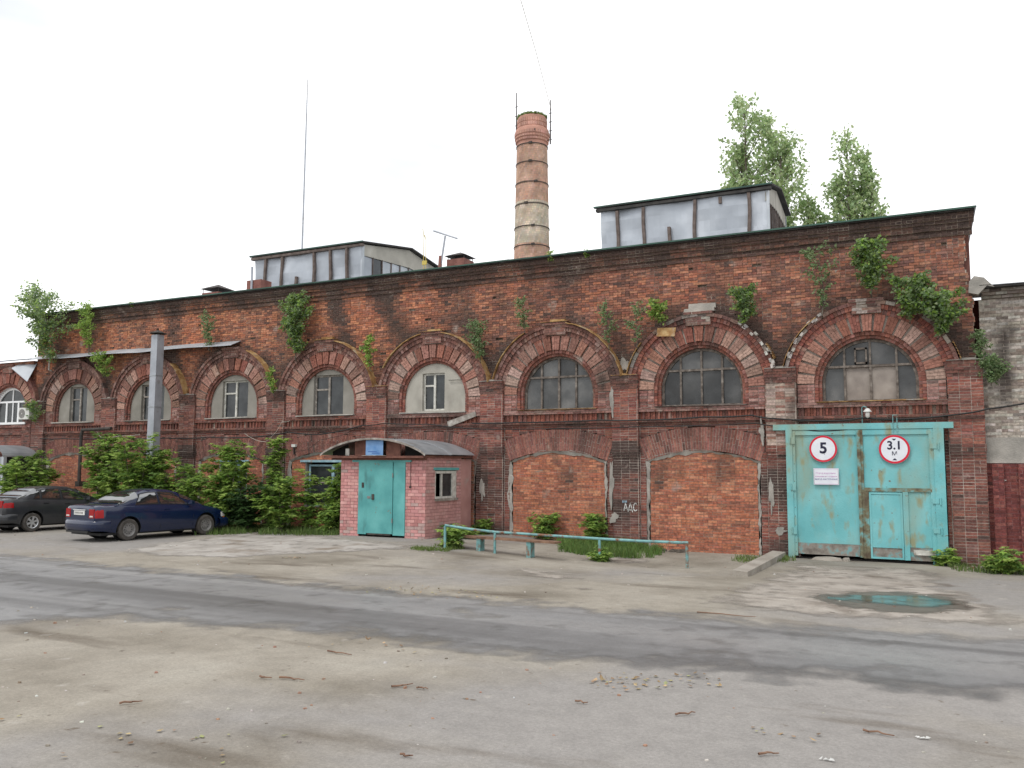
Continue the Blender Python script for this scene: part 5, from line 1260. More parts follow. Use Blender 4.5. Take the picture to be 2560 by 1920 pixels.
WP = [  # label, base pixel, top row, half width m, sway, palette, leaf, depth y
 ('pale slender birch sapling leaning off the left corner of the factory roofline', (122, 925), 738, 1.35, -.16, GREENS[2:3]+GREY_G[1:], .11, -.45, 'bark_pale', 1.0),
 ('feathery sapling growing through the grey tin strip over the first arch', (222, 885), 768, .62, .0, GREENS[:3], .08, -.35, 'bark', 1.0),
 ('leafy tuft hanging below the tin strip beside the first arch', (262, 945), 890, .55, .05, GREENS, .08, -.3, 'bark', 1.3),
 ('small pale sapling on the tin strip above the third arch', (522, 876), 788, .33, .05, GREY_G, .08, -.35, 'bark', 1.0),
 ('large dense green sapling growing between the third and fourth arches', (738, 900), 748, .62, .08, GREENS[:2]+GREY_G, .085, -.3, 'bark', 1.9),
 ('ivy-like tuft low beside the capital left of the fourth arch', (684, 990), 925, .22, .0, GREENS, .07, -.3, 'bark', 1.2),
 ('light green maple sprout in the dip between fourth and fifth arches', (925, 925), 842, .28, .0, GREENS[2:], .10, -.3, 'bark', .9),
 ('greyish bushy sapling in the dip between fifth and sixth arches', (1200, 905), 808, .36, -.06, GREY_G, .075, -.3, 'bark', 1.3),
 ('small wispy sapling left of the sixth arch keystone', (1312, 832), 752, .34, .0, GREY_G, .07, -.3, 'bark', 1.0),
 ('thin twin-stemmed sapling right of the sixth arch', (1522, 872), 756, .30, -.05, GREY_G, .075, -.3, 'bark', .8),
 ('thin upright sapling on the left shoulder of the seventh arch hood', (1592, 868), 760, .30, .05, GREY_G, .075, -.3, 'bark', .8),
 ('bright yellow-green sprout above the rusty loose tin sheet', (1650, 812), 758, .30, .0, GREENS[2:], .10, -.32, 'bark', 1.0),
 ('dense green bush on the right shoulder of the seventh arch', (1858, 815), 728, .42, .02, GREENS[:2]+GREY_G, .085, -.35, 'bark', 1.7),
 ('tall thin sapling left of the gate arch key', (2055, 790), 618, .40, .02, GREY_G, .085, -.35, 'bark', .7),
 ('dense dark green bush directly above the gate arch key', (2178, 738), 612, .48, .05, GREENS[:2]+GREY_G, .09, -.35, 'bark', 1.9),
 ('leafy green branch cluster right of the gate arch key', (2275, 805), 705, .45, .02, GREENS[:2]+GREY_G, .10, -.35, 'bark', 1.9),
 ('hanging green leafy clump at the right shoulder of the gate arch', (2345, 845), 740, .52, .0, GREENS[:2]+GREY_G, .10, -.35, 'bark', 1.9),
 ('weedy tuft in the joint where the whitish wall meets the factory', (2452, 905), 830, .20, .0, GREY_G, .07, -.1, 'bark', 1.2),
 ('dark weedy clump hanging on the whitish brick wall', (2478, 960), 905, .35, .05, GREY_G, .075, -.1, 'bark', 1.7),
 ('small weed on the ledge beside the air conditioner', (88, 1060), 1005, .40, .0, GREENS[:2]+GREY_G, .08, -.3, 'bark', 1.2),
]
for lb_, (u, v), vt, w, sway, pal, leaf_, y, bk, dn in WP:
    b = wallp(u, v, y); h = wallp(u, vt, y).z-b.z
    sapling(lb_, tuple(b), h, w*1.3, pal, dens=dn, leaf=leaf_*1.1, bark=bk, sway=sway)
for u, v, vt, lb_ in ((1378, 655, 632, 'tiny yellow-green sprig on the roof edge at the chimney'), (1468, 645, 628, 'tiny weed on the roof edge left of the right skylight'), (330, 768, 758, 'tiny weed on the roof edge near the left end')):
    b = wallp(u, v, -.2); sapling(lb_, tuple(b), max(.12, wallp(u, vt, -.2).z-b.z), .14, GREENS[2:], dens=.8, leaf=.06, name='roof_weed')
def gat(x, y): return (x, y, gz(x, y))
def bush_at(u, v, y): p = wallp(u, v, y); return gat(p.x, y)
BU = [ # label, u, y, top row, spread, stems, density
 ('yellow-green maple bush in front of the corrugated canopy', 40, -2.2, 1142, 1.3, 9, 1.0),
 ('maple bush between the corrugated canopy post and the first bricked-up arch', 95, -1.6, 1130, .8, 6, 1.0),
 ('tall maple bush just left of the flue pipe', 262, -1.5, 1082, 1.35, 11, 1.1),
 ('maple bush around the foot of the flue pipe', 345, -1.9, 1095, 1.35, 11, 1.1),
 ('low maple bush to the right of the flue pipe', 405, -1.7, 1150, .7, 6, 1.0),
 ('young maple bush behind the nose of the blue car', 462, -1.9, 1162, .55, 6, 1.1),
 ('broad maple bush covering the third bricked-up arch', 560, -1.8, 1100, 1.25, 12, 1.15),
 ('dark leafy shrub low in front of the third arch', 612, -1.9, 1215, .75, 9, 1.4),
 ('slender upright maple sapling between the third and fourth arches', 688, -1.2, 1092, .38, 3, 1.5),
 ('low spreading maple shrub below the slender upright maple', 700, -1.7, 1190, .8, 7, 1.1),
 ('maple sprout in front of the blue framed window', 775, -1.3, 1175, .45, 4, 1.0),
 ('narrow maple bush against the left side of the pink porch', 838, -2.2, 1160, .42, 6, 1.2),
]
for lb_, u, y, vt, sp, ns, dn in BU:
    b = bush_at(u, 1250, y); h = wallp(u, vt, y).z-b[2]
    maple(lb_, b, h, sp, ns, dn*.78, pal=[(.06, .12, .035), (.075, .145, .045), (.05, .10, .035)] if 'dark' in lb_ else GREENS)
# low weeds
for lb_, u, v, h, sp, ns in (('leafy weed at the foot of the railing beside the porch', 1128, 1368, .50, .35, 5), ('bright maple seedling by the second bricked-up arch', 1440, 1335, .72, .35, 5), ('bright maple seedling growing at the foot of the graffiti pilaster', 1588, 1338, .85, .30, 5),
                             ('small seedling sprouting from the base of the sixth bay wall', 1280, 1325, .40, .18, 3), ('leafy weed at the right foot of the gate', 2362, 1412, .38, .20, 5), ('small weed at the foot of the third railing post', 1506, 1402, .22, .18, 4), ('low creeping weed beside the porch corner', 1150, 1345, .25, .5, 6), ('weed at the foot of the whitish building wall', 2500, 1432, .32, .55, 6), ('broad leaved weed at the porch corner beside the door', 828, 1335, .75, .42, 7)):
    p = gnd(u, v)
    if p.y > -.25: p.y = -.25
    maple(lb_, tuple(p), h, sp, ns, 1.6, size=.8, name='weed', group='weeds along the foot of the walls', cat='weed')
def grass(name, label, poly, n, h, col):
    m = MB(); xs = [p[0] for p in poly]; ys = [p[1] for p in poly]; k = 0; tries = 0
    def inside(x, y):
        c = False; j = len(poly)-1
        for i in range(len(poly)):
            if (poly[i][1] > y) != (poly[j][1] > y) and x < (poly[j][0]-poly[i][0])*(y-poly[i][1])/(poly[j][1]-poly[i][1])+poly[i][0]: c = not c
            j = i
        return c
    while k < n and tries < n*20:
        tries += 1; x = R.uniform(min(xs), max(xs)); y = R.uniform(min(ys), max(ys))
        if not inside(x+.7*noise.noise(Vector((x*2, y*2, 1))), y+.55*noise.noise(Vector((x*2, y*2, 5)))): continue
        dn = noise.noise(Vector((x*1.4, y*1.4, 2)))
        if dn < -.25 and R.random() < .8: continue
        hh = h*R.uniform(.4, 1.2)*(1+.6*dn); z = gz(x, y)-.015; a = R.uniform(0, 6.283); w = R.uniform(.006, .012); lx, ly = R.uniform(-.45, .45)*hh, R.uniform(-.45, .45)*hh
        c = jit(lerp3(col, (.20, .22, .08), R.random()*.5), .25); dx, dy = math.cos(a)*w, math.sin(a)*w
        b = len(m.v); m.v.extend([(x-dx, y-dy, z), (x+dx, y+dy, z), (x+lx*.4+dx*.7, y+ly*.4+dy*.7, z+hh*.6), (x+lx*.4-dx*.7, y+ly*.4-dy*.7, z+hh*.6), (x+lx, y+ly, z+hh)])
        m.c.extend([c]*5); m.f.extend([(b, b+1, b+2, b+3), (b+3, b+2, b+4)]); k += 1
    o = m.obj(name, 'grass'); tag(o, label, 'grass', None, 'stuff')
grass('grass', 'strip of green grass between the parked cars and the pink porch', px((500, 1340), (560, 1300), (700, 1290), (850, 1300), (858, 1338), (720, 1338), (600, 1334))+[], 15000, .22, (.10, .18, .045))
grass('grass', 'tall grass clump behind the railing at the second bricked-up arch', px((1395, 1350), (1440, 1342), (1620, 1356), (1650, 1390), (1520, 1396), (1400, 1380)), 6500, .24, (.10, .20, .045))
grass('grass', 'thin grass by the railing end at the porch', px((1010, 1372), (1060, 1366), (1150, 1360), (1160, 1372), (1080, 1380)), 1100, .10, (.13, .20, .05))
grass('grass', 'thin grass along the foot of the gate and right wall', px((2360, 1408), (2440, 1402), (2600, 1420), (2600, 1440), (2480, 1436), (2380, 1424)), 1400, .16, (.11, .18, .05))
grass('grass', 'thin grass at the foot of the wall beside the concrete block', px((1830, 1390), (1960, 1388), (1990, 1402), (1900, 1412), (1850, 1404)), 700, .12, (.12, .19, .05))
# poplars far behind the factory
def poplar(label, x, y, ztop, w, lobes, seed, n=5200):
    t = empty('poplar_tree', (x, y, 0), label, 'tree', 'poplars behind the factory'); st = MB(); lf = MB()
    for (dx, dy, z0, z1, ww) in lobes:
        p0 = Vector((x, y, 2)); p1 = Vector((x+dx, y+dy, z1-1.0)); mid = Vector((x+dx*.9, y+dy, (z0+2)/2))
        stem(st, [p0, mid, Vector((x+dx, y+dy, (z0+z1)/2)), p1], .28*ww/2, .04)
        nb = int((z1-z0)*6)
        for k in range(nb):
            u = (k+R.random())/nb; z = z0+(z1-z0)*u; rr = ww*1.12*math.sqrt(max(.04, 1-abs((u-.45)/.58)**2.6))*R.uniform(.35, 1.08); az = R.uniform(0, 6.283)
            c = Vector((x+dx, y+dy, z-rr*1.0)); e = Vector((x+dx+math.cos(az)*rr, y+dy+math.sin(az)*rr, z+rr*.35)); st.cyl(c, e, .035, .01, 4, caps=False)
            for q in range(int(n/nb/len(lobes)*1.35)):
                v = R.uniform(.45, 1.08); p = c.lerp(e, v)+rvec()*R.uniform(.05, .50)
                kite(lf, p, rvec(), R.uniform(.20, .34), R.uniform(.075, .13), jit(R.choice([(.38, .50, .24), (.45, .56, .30), (.50, .60, .36), (.30, .41, .19)]), .2))
    st.obj('trunk', 'bark', t); tag(lf.obj('crown', 'leaf_far', t), kind='stuff')
PY = 36.0
def pl(u, v): return wallp(u, v, PY)
a = pl(1900, 300)
poplar('tall broad poplar behind the right roof skylight', a.x, PY, 30, 2, [(pl(1862, 300).x-a.x, 0, 12, pl(1870, 243).z, 2.0), (pl(1925, 300).x-a.x, .6, 12, pl(1920, 285).z, 2.0), (pl(1955, 400).x-a.x, -.6, 12, pl(1960, 345).z, 2.1), (pl(1850, 450).x-a.x, .5, 13, pl(1850, 360).z, 1.5)], 1, 11000)
a = pl(2120, 400)
poplar('slim forked poplar between the right skylight and the factory corner', a.x, PY, 26, 1.5, [(pl(2118, 400).x-a.x, 0, 10, pl(2122, 334).z, 1.55), (pl(2150, 400).x-a.x, .4, 11, pl(2150, 380).z, 1.1), (pl(2098, 450).x-a.x, .3, 11, pl(2090, 440).z, 1.1), (pl(2180, 480).x-a.x, .3, 11, pl(2180, 430).z, .9)], 2, 7500)
a = pl(2020, 520)
poplar('small poplar top just showing beside the right skylight gable', a.x, PY, 20, 1, [(0, 0, 11, pl(2018, 496).z, 1.0), (.8, 0, 10, pl(2035, 530).z, .9)], 3, 3000)

# ------------------------------------------------------------------ litter on the ground
tw = [((700, 1697), (760, 1702)), ((980, 1720), (1030, 1714)), ((300, 1762), (360, 1756)), ((1440, 1756), (1470, 1762)), ((1690, 1790), (1740, 1786)), ((2160, 1830), (2240, 1842)), ((1745, 1532), (1890, 1545)), ((820, 1630), (880, 1640)), ((1040, 1722), (1070, 1724)), ((650, 1695), (680, 1699)), ((1900, 1890), (1945, 1887)), ((1000, 1892), (1030, 1895))]
for (a, b) in tw:
    p, q = gnd(*a), gnd(*b); m = MB(); n = 5; pts = [p.lerp(q, k/n)+Vector((R.uniform(-.012, .012), R.uniform(-.02, .02), .012+R.uniform(0, .012))) for k in range(n+1)]
    stem(m, pts, R.uniform(.008, .014), .005, 5); tag(m.obj('twig', 'bench_wood'), 'small brown twig lying on the dusty ground', 'twig', 'twigs on the ground')
m = MB()
for k in range(2600):
    if k < 1500: x, y = R.uniform(-16, 3), R.uniform(-22.0, -15.2)
    else: x, y = R.uniform(-30, 3), R.uniform(-10.5, -1.0)
    if x > 3 or (y > -3.2 and PX0 < x < PX1): continue
    if nz2(x, y, .5, 3) < -.12 and R.random() < .7: continue
    r_ = min(.028, .006*R.paretovariate(1.8)); lump(m, (x, y, gz(x, y)+relief(x, y)*.5-.015+r_*.5), (r_, r_*R.uniform(.7, 1.2), r_*.55), jit(R.choice([(.30, .27, .23), (.40, .37, .33), (.20, .165, .13), (.48, .46, .43), (.28, .17, .12)]), .2), 5)
tag(m.obj('gravel', 'stone_bits'), 'scattered small stones and crumbs on the dusty ground', 'gravel', None, 'stuff')
m = MB()
for cx_, cy2, n, s in ((1560, 1706, 45, .30), (1700, 1700, 25, .3), (735, 1395, 30, .2), (1080, 1480, 60, .7), (940, 1615, 15, .5), (400, 1850, 20, .6), (1940, 1830, 8, .2)):
    c = gnd(cx_, cy2)
    for k in range(n):
        x, y = c.x+R.gauss(0, s), c.y+R.gauss(0, s*.5); kite(m, Vector((x, y, gz(x, y)+.012)), Vector((R.uniform(-1, 1), R.uniform(-1, 1), R.uniform(-.1, .3))), R.uniform(.03, .08), R.uniform(.012, .03), jit(R.choice([(.27, .18, .10), (.33, .25, .14), (.20, .13, .08), (.26, .25, .12)]), .25), Vector((0, 0, 1)))
tag(m.obj('fallen_leaves', 'stone_bits'), 'dry fallen leaves scattered over the dusty ground', 'leaves', None, 'stuff')
for k, (u, v, l_) in enumerate(((2058, 1902, 'crumpled white paper scrap on the grey ground'), (2300, 1847, 'bleached white wrapper lying beside a brown twig'))):
    p = gnd(u, v); m = MB()
    for q in range(7):
        c = p+Vector((R.uniform(-.06, .06), R.uniform(-.02, .02), .006)); m.face([tuple(c), tuple(c+Vector((R.uniform(.02, .045), R.uniform(-.02, .02), R.uniform(0, .012)))), tuple(c+Vector((R.uniform(.0, .03), R.uniform(.02, .04), R.uniform(.0, .018))))])
    tag(m.obj('paper_scrap', 'scrap_paper'), l_, 'litter')
p = gnd(1690, 1375); p.y = min(p.y, -.35); m = MB()
for k in range(14): lump(m, (p.x+R.uniform(-.45, .45), p.y+R.uniform(-.12, .1), gz(p.x, p.y)+.03), (R.uniform(.05, .12), R.uniform(.04, .09), R.uniform(.03, .06)), (.10, .085, .07))
tag(m.obj('rubble', 'stone_bits'), 'small heap of dark rubble at the foot of the last bricked-up arch', 'rubble', None, 'stuff')
m = MB()
for k in range(60):
    x = R.uniform(.1, 2.4); y = R.uniform(-.75, -.15); r_ = R.uniform(.02, .09); lump(m, (x, y, gz(x, y)+r_*.3), (r_, r_*.8, r_*.6), jit(R.choice([(.36, .30, .26), (.26, .10, .07), (.45, .42, .38)]), .2))
tag(m.obj('rubble', 'stone_bits'), 'broken brick rubble along the wall right of the gate', 'rubble', None, 'stuff')
m = MB()
for a, b in ((370, 700), (700, 725)):
    p0, p1 = gnd(1940+a/3.95, 1020+1480/3.95), gnd(1940+b/3.95, 1020+1500/3.95); lump(m, ((p0.x+p1.x)/2, -.36, -.10), ((p1.x-p0.x)/2+.05, .18, .06), (.34, .30, .26), 9)
tag(m.obj('broken_slab', 'block_concrete'), 'broken piece of concrete slab under the left gate leaf', 'slab')

# ------------------------------------------------------------------ parked cars
def interp(tab, x):
    if x <= tab[0][0]: return tab[0][1]
    for (a, va), (b, vb) in zip(tab[:-1], tab[1:]):
        if x <= b:
            t = (x-a)/(b-a); t = t*t*(3-2*t)*.5+t*.5; return va+(vb-va)*t
    return tab[-1][1]
def grid_faces(m, rows, close=False, col=(1, 1, 1)):
    b = len(m.v); n = len(rows[0])
    for r_ in rows:
        for p in r_: m.v.append(tuple(p)); m.c.append(col)
    for i in range(len(rows)-1):
        for j in range(n-1): a = b+i*n+j; m.f.append((a, a+1, a+1+n, a+n))
def make_car(name, label, paint, rr_contact, heading, S):
    L_, W_, axR, axF, rw = S['L'], S['W'], S['axR'], S['axF'], S['rw']
    # local: x forward from the rear bumper, y to the left, z up
    fx, fy = heading; rz = math.atan2(fy, fx); right = Vector((fy, -fx, 0))
    track = W_/2-.10
    SCL = S.get('scale', 1.0); org = Vector(rr_contact)-(Vector((fx, fy, 0))*axR+right*track)*SCL
    tl = S.get('tilt', 0.0)
    t = empty(name, (org.x, org.y, org.z), label, 'car', 'parked cars'); t.rotation_euler = (0, -tl, rz); t.scale = (SCL, SCL, SCL)
    hw = lambda x: interp(S['w'], x)
    zs = lambda x: interp(S['sh'], x)
    zb = lambda x: interp(S['bot'], x)
    body = bmesh.new()
    NX = 56; rows = []
    for i in range(NX+1):
        u = i/NX; x = L_*(u-.06*math.sin(2*math.pi*u)); w = hw(x); s = zs(x); b0 = zb(x); h = s-b0
        sec = [(0, b0), (w*.80, b0), (w*.93, b0+.02), (w*.975, b0+h*.18), (w*.995, b0+h*.36), (w, b0+h*.55), (w*.992, b0+h*.70), (w*.965, b0+h*.84), (w*.915, b0+h*.945), (w*.82, s), (w*.5, s+.018), (0, s+.025)]
        full = [Vector((x, y, z)) for y, z in sec]+[Vector((x, -y, z)) for y, z in reversed(sec[1:-1])]
        rows.append([body.verts.new(p) for p in full])
    n = len(rows[0])
    for i in range(NX):
        for j in range(n): body.faces.new((rows[i][j], rows[i][(j+1) % n], rows[i+1][(j+1) % n], rows[i+1][j]))
    body.faces.new(rows[0]); body.faces.new(rows[-1][::-1])
    bmesh.ops.recalc_face_normals(body, faces=body.faces[:])
    me = bpy.data.meshes.new('body'); body.to_mesh(me); body.free(); me.materials.append(MATS[paint]); me.materials.append(MATS['plastic_black'])
    bo = bpy.data.objects.new('body', me); COL.objects.link(bo)
    cut = MB()
    for ax in (axR, axF):
        for sy in (-1, 1): cut.cyl((ax, sy*(W_/2-.30), rw+.01), (ax, sy*(W_/2+.3), rw+.01), rw+.065, n=40)
    co = cut.obj('cutter', 'plastic_black')
    md = bo.modifiers.new('cut', 'BOOLEAN'); md.object = co; md.operation = 'DIFFERENCE'; md.solver = 'EXACT'
    dg = bpy.context.evaluated_depsgraph_get(); nm = bpy.data.meshes.new_from_object(bo.evaluated_get(dg))
    bo.modifiers.clear(); bo.data = nm; bpy.data.objects.remove(co); nm.name = 'body'
    nm.shade_smooth(); nm.set_sharp_from_angle(angle=rad(34)); bo.parent = t
    # cabin
    cz = lambda x: interp(S['roof'], x)
    x0, x1 = S['roof'][0][0], S['roof'][-1][0]
    def cabP(x, q, sy, out=0.0):
        base = zs(x)-.05; top = cz(x); h = max(.02, top-base); wb = hw(x)*.90; wr = wb-.30*min(1.0, h/.50)*S['tumble']
        sec = [(0, wb, base), (.22, wb-(wb-wr)*.22, base+h*.30), (.48, wb-(wb-wr)*.58, base+h*.66), (.66, wr+.02, base+h*.89), (.76, wr-.05, base+h*.965), (.88, wr*.55, base+h*.995), (1.0, 0, top)]
        for (qa, ya, za), (qb, yb_, zb_) in zip(sec[:-1], sec[1:]):
            if q <= qb+1e-6:
                tt = (q-qa)/(qb-qa); return Vector((x, sy*(ya+(yb_-ya)*tt+out*(.9 if q < .7 else .2)), za+(zb_-za)*tt+out*(.25 if q < .7 else 1)))
    qs = [0, .11, .22, .35, .48, .57, .66, .71, .76, .82, .88, .94, 1.0]; m = MB(); NXc = 80
    for sy in (1, -1):
        rws = []
        for i in range(NXc+1):
            x = x0+(x1-x0)*i/NXc; rws.append([cabP(x, q, sy) for q in (qs if sy < 0 else qs[::-1])])
        grid_faces(m, rws)
    cb = m.obj('cabin', paint, t, smooth=50, local=True)
    def glass(nm_, pts_fn, nx_, nz_, out, mt='car_glass'):
        m = MB(); grid_faces(m, [[pts_fn(i/nx_, j/nz_) for j in range(nz_+1)] for i in range(nx_+1)]); return m.obj(nm_, mt, t, smooth=60, local=True)
    for sy in (-1, 1):
        for (xa, xb, xa2, xb2) in S['side']:
            f = lambda a, b_, xa=xa, xb=xb, xa2=xa2, xb2=xb2, sy=sy: cabP((xa+(xa2-xa)*b_)*(1-a)+(xb+(xb2-xb)*b_)*a, .13+(.585-.13)*b_, sy, .010)
            if sy > 0: glass('side_window', lambda a, b_: f(1-a, b_), 10, 6, .01)
            else: glass('side_window', f, 10, 6, .01)
            g = lambda a, b_, xa=xa, xb=xb, xa2=xa2, xb2=xb2, sy=sy: cabP((xa-.035+(xa2-xa)*b_)*(1-a)+(xb+.035+(xb2-xb)*b_)*a, .095+(.625-.095)*b_, sy, .005)
            glass('window_trim', (lambda a, b_: g(1-a, b_)) if sy > 0 else g, 10, 6, .0, 'plastic_black')
    xr0, xr1 = S['rearg']; xf0, xf1 = S['windg']
    def acr(xa, xb, out):
        def f(a, b_):
            x = xa+(xb-xa)*a; q = .30+(.70)*(1-abs(2*b_-1)); sy = -1 if b_ < .5 else 1
            p = cabP(x, max(.42, q), sy, 0); p.z += out; return p
        return f
    gr = acr(xr0, xr1, .016); glass('rear_window', lambda a, b_: gr(a, b_), 30, 28, .01)
    gf = acr(xf0, xf1, .018); glass('windscreen', lambda a, b_: gf(a, b_), 30, 28, .01)
    # wheels
    for ax in (axR, axF):
        for sy in (-1, 1):
            yc = sy*track; o_ = sy*.095
            ty = MB(); ty.lathe([(rw*.62, -.085), (rw*.90, -.095), (rw*.985, -.075), (rw, -.03), (rw, .03), (rw*.985, .075), (rw*.90, .095), (rw*.62, .085), (rw*.62, -.085)], (ax, yc, rw), 32, 'y'); w = ty.obj('wheel', 'tyre', t, smooth=35, local=True)
            rm_ = MB(); rm_.lathe([(0, o_*.55), (rw*.20, o_*.62), (rw*.24, o_*.42), (rw*.50, o_*.40), (rw*.56, o_*.80), (rw*.63, o_*.95), (rw*.635, 0)], (ax, yc, rw), 28, 'y')
            if S['rim'] == 'alloy':
                rm_ = MB(); rm_.lathe([(rw*.56, o_*.2), (rw*.58, o_*.85), (rw*.64, o_*.97), (rw*.64, 0)], (ax, yc, rw), 28, 'y'); rm_.lathe([(0, o_*.75), (rw*.14, o_*.7), (rw*.16, o_*.2)], (ax, yc, rw), 16, 'y')
                for k in range(6):
                    a = k*math.pi/3+.3; d_ = Vector((math.cos(a), 0, math.sin(a))); n_ = Vector((-d_.z, 0, d_.x)); c = Vector((ax, yc+o_*.62, rw))
                    P4 = [c+d_*rw*.10+n_*rw*.085, c+d_*rw*.10-n_*rw*.085, c+d_*rw*.60-n_*rw*.11, c+d_*rw*.60+n_*rw*.11]; off = Vector((0, o_*.18, 0))
                    rm_.hexa([p+off for p in P4]+[p-off for p in P4])
                MB().lathe([(0, o_*.1), (rw*.6, o_*.1)], (ax, yc, rw), 20, 'y').obj('brake_disc', 'iron_dark', w, local=True)
            rm_.obj('rim', 'rim_alloy' if S['rim'] == 'alloy' else 'rim_steel', w, smooth=35, local=True)
            if S['rim'] != 'alloy':
                hl = MB()
                for k in range(10):
                    a = k*math.pi/5; c = (ax+rw*.37*math.cos(a), yc+o_*.43, rw+rw*.37*math.sin(a)); hl.lathe([(0, o_*.02), (rw*.055, o_*.02)], c, 8, 'y')
                hl.obj('rim_holes', 'plastic_black', w, local=True)
            MB().lathe([(0, -.0), (rw+.05, 0)], (ax, sy*(W_/2-.292), rw+.01), 24, 'y').obj('wheel_well', 'plastic_black', t, local=True)
    sfun = lambda x, z, sy, out=.006: Vector((x, sy*(interp([(0, .975), (.3, .985), (.55, 1.0), (.8, .975), (1.0, .86)], (z-zb(x))/(zs(x)-zb(x)))*hw(x)+out), z))
    for sy in (-1, 1):        # shut lines, handles, rub strip, mirror
        ln = MB()
        for dx in S['doors']:
            zz_ = [zb(dx)+.10+(zs(dx)-.03-zb(dx)-.10)*k/8 for k in range(9)]
            for za, zc in zip(zz_[:-1], zz_[1:]):
                p, q = sfun(dx, za, sy, .002), sfun(dx, zc, sy, .002); e = Vector((.005, 0, 0)); ln.face([p-e, p+e, q+e, q-e] if sy < 0 else [p+e, p-e, q-e, q+e])
        ln.obj('door_gap', 'plastic_black', t, local=True)
        for dx in S['handles']:
            p = sfun(dx, zs(dx)-.13, sy, .012); MB().box(p.x-.09, p.x+.09, min(p.y, p.y-sy*.03), max(p.y, p.y-sy*.03), p.z-.018, p.z+.018).obj('door_handle', S.get('handle', paint), t, local=True)
        mm = MB(); xs_ = [S['doors'][0]+.35+(S['doors'][-1]-S['doors'][0]-.4)*k/12 for k in range(13)]
        for a, b_ in zip(xs_[:-1], xs_[1:]): mm.hexa([sfun(a, .44, sy, .012), sfun(b_, .44, sy, .012), sfun(b_, .47, sy, .012), sfun(a, .47, sy, .012), sfun(a, .44, sy, -.01), sfun(b_, .44, sy, -.01), sfun(b_, .47, sy, -.01), sfun(a, .47, sy, -.01)])
        mm.obj('rub_strip', paint, t, local=True)
        mx_ = S['mirror']; p = Vector((mx_, sy*(hw(mx_)*.90+.10), zs(mx_)+.06))
        MB().hexa([p+Vector((-.05, -.10, -.06)), p+Vector((-.05, .10, -.06)), p+Vector((-.05, .09, .07)), p+Vector((-.05, -.09, .07)), p+Vector((.07, -.07, -.05)), p+Vector((.07, .07, -.05)), p+Vector((.07, .06, .05)), p+Vector((.07, -.06, .05))]).obj('mirror', paint, t, local=True)
    def wrapped(nm_, xa, xb, za, zc, sy, mt, out=.008, rear=True, yin=.45, n_=8):
        """lamp that wraps round a corner: a strip from the end face to the side"""
        m = MB(); rws = []
        for k in range(n_+1):
            u = k/n_; x = xa+(xb-xa)*u
            rws.append([sfun(x, za+(zc-za)*j/5, sy, out) for j in range(6)])
        if (sy < 0) == (xb > xa): rws = rws
        grid_faces(m, rws if (sy > 0) == (xb < xa) else rws[::-1])
        return m.obj(nm_, mt, t, smooth=60, local=True)
    for sy in (-1, 1):
        wrapped('tail_lamp', .012, S['tail'][0], S['tail'][1], S['tail'][2], sy, 'lamp_red')
        m = MB(); y0 = hw(.0)*.66; y1 = hw(0)*.985; ys_ = sorted((sy*y0, sy*y1)); xx = -.008; m.box(xx, .03, ys_[0], ys_[1], S['tail'][1], S['tail'][2]); m.obj('tail_lamp', 'lamp_red', t, local=True)
        m = MB(); zc_ = (S['tail'][1]+S['tail'][2])/2; ya, yb_ = sorted((sy*(y0+.05), sy*(y1-.03))); m.box(xx-.006, .02, ya, yb_, zc_-.095, zc_-.055); m.obj('reversing_lamp', 'lamp_clear' if S['rim'] != 'alloy' else 'lamp_red', t, local=True)
        wrapped('head_lamp', L_-.02, L_-.34, zs(L_-.2)-.17, zs(L_-.25)-.06, sy, 'lamp_clear')
        wrapped('indicator', L_-.12, L_-.26, .46, .53, sy, 'lamp_amber', .012)
    # bumpers and plate
    for (xa, xb, za, zc, nm_) in ((-.10, .42, .30, .60, 'rear_bumper'), (L_-.42, L_+.06, .24, .50, 'front_bumper')):
        m = MB(); rws = []
        for k in range(25):
            an = math.pi*(k/24); s_ = math.cos(an); wv = hw(.4)+.012; e = abs(math.sin(an))**.45
            x = (.42+( -.10-.42)*e) if nm_ == 'rear_bumper' else (L_-.42+(.48)*e)
            y = wv*(abs(s_)**.55)*(1 if s_ > 0 else -1); rws.append([Vector((x+(.05 if j in (0, 5) else 0)*(1 if nm_ == 'rear_bumper' else -1), y*(1-(.03 if j in (0, 5) else 0)), za+(zc-za)*j/5)) for j in range(6)])
            top = Vector((x+(.14 if nm_ == 'rear_bumper' else -.14), y*.88, zc+.005)); rws[-1].append(top)
        grid_faces(m, rws[::-1] if nm_ == 'rear_bumper' else rws); bo_ = m.obj(nm_, paint, t, smooth=60, local=True)
        if nm_ == 'rear_bumper': MB().box(-.070, .02, -hw(.3)*.66, hw(.3)*.66, .25, .31).obj('bumper_skirt', 'plastic_black', bo_, local=True)
    pz = S['plate']; pt_ = MB().box(-.022, -.004, -.26, .26, pz, pz+.115).obj('number_plate', 'plate_white', t, local=True)
    m = MB()
    for k in range(7): 
        y = .21-.062*k; m.box(-.0235, -.0222, y-.022, y+.008, pz+.03, pz+.085); m.box(-.0237, -.0236, y-.012, y-.002, pz+.045+.02*(k % 2), pz+.065)
    m.obj('plate_characters', 'iron_dark', pt_, local=True)
    MB().box(-.03, .0, -.30, .30, pz+.125, pz+.155).obj('plate_trim', 'rim_alloy' if S['rim'] != 'alloy' else paint, t, local=True)
    MB().box(.20, L_-.25, -W_/2+.12, W_/2-.12, .17, .24).obj('underbody', 'plastic_black', t, local=True)
    # dark seats seen through the glass are left to the tinted panes
    return t
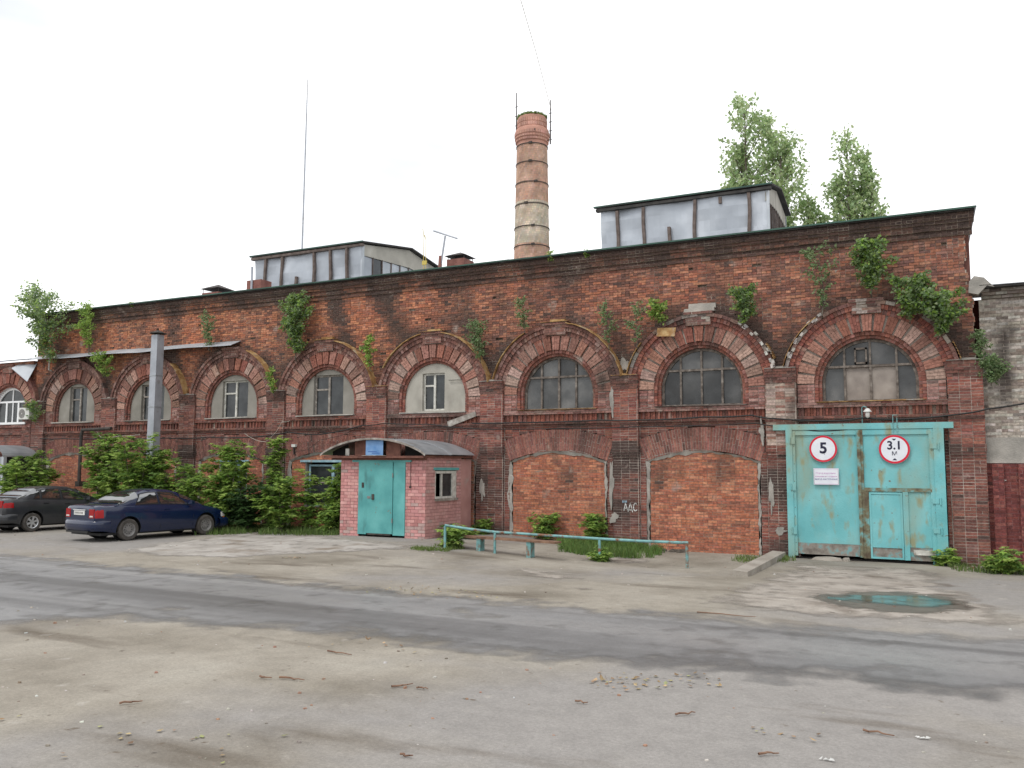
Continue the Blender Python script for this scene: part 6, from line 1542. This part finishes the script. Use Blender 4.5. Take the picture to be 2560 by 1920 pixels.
NUB = dict(L=4.49, W=1.70, axR=.98, axF=3.55, rw=.305, rim='steel', tumble=.92,
    w=[(0, .70), (.06, .76), (.25, .815), (.8, .845), (2.2, .85), (3.4, .845), (3.9, .81), (4.2, .74), (4.40, .62), (4.49, .46)],
    sh=[(0, .90), (.05, .965), (.20, .995), (.75, 1.005), (1.3, .985), (2.2, .955), (3.0, .945), (3.4, .92), (3.9, .835), (4.2, .745), (4.40, .64), (4.49, .55)],
    bot=[(0, .38), (.15, .29), (.6, .215), (1.4, .20), (3.3, .20), (4.0, .215), (4.35, .26), (4.49, .36)],
    roof=[(.55, .97), (.80, 1.07), (1.10, 1.235), (1.38, 1.355), (1.70, 1.415), (2.05, 1.43), (2.40, 1.405), (2.65, 1.345), (2.95, 1.20), (3.25, 1.03), (3.50, .90)],
    side=[(1.22, 1.92, 1.42, 1.92), (2.02, 2.98, 2.02, 2.50)], rearg=(.70, 1.33), windg=(2.72, 3.34), doors=(1.35, 1.97, 3.08), handles=(1.50, 2.18), mirror=2.98, tail=(.22, .66, .90), plate=.735)
rrc = gnd(317, 1351); frc = gnd(511, 1338); hd_ = (frc-rrc); hd_.z = 0; hd_.normalize()
make_car('parked_car', 'dark blue sedan car parked nose-in beside the bushes', 'car_blue', rrc, (.12, .993), dict(NUB, scale=1.07))
LAD = dict(NUB, L=4.35, W=1.69, axR=.92, axF=3.42, rw=.30, rim='alloy', plate=.80, tail=(.30, .78, 1.0), handle='plastic_black',
    sh=[(0, .98), (.05, 1.035), (.25, 1.06), (.6, 1.06), (1.3, 1.02), (2.2, .975), (3.0, .955), (3.4, .93), (3.9, .85), (4.15, .75), (4.30, .64), (4.35, .58)],
    w=[(0, .72), (.06, .78), (.25, .82), (.8, .84), (2.2, .845), (3.3, .84), (3.8, .81), (4.1, .74), (4.28, .62), (4.35, .50)],
    bot=[(0, .40), (.15, .31), (.6, .22), (1.4, .20), (3.3, .20), (4.0, .22), (4.25, .28), (4.35, .38)],
    roof=[(.38, 1.03), (.62, 1.13), (.90, 1.27), (1.15, 1.37), (1.5, 1.425), (1.9, 1.44), (2.25, 1.415), (2.5, 1.35), (2.8, 1.20), (3.1, 1.03), (3.35, .91)],
    side=[(.98, 1.16, 1.14, 1.20), (1.26, 1.88, 1.30, 1.88), (1.98, 2.86, 1.98, 2.36)], rearg=(.50, 1.12), windg=(2.58, 3.2), doors=(1.22, 1.93, 2.95), handles=(1.36, 2.08), mirror=2.84)
rrc = gnd(76, 1329)
make_car('parked_car', 'charcoal grey sedan car with silver alloy wheels parked beyond the blue car', 'car_grey', rrc, (.06, .998), dict(LAD, scale=1.06))
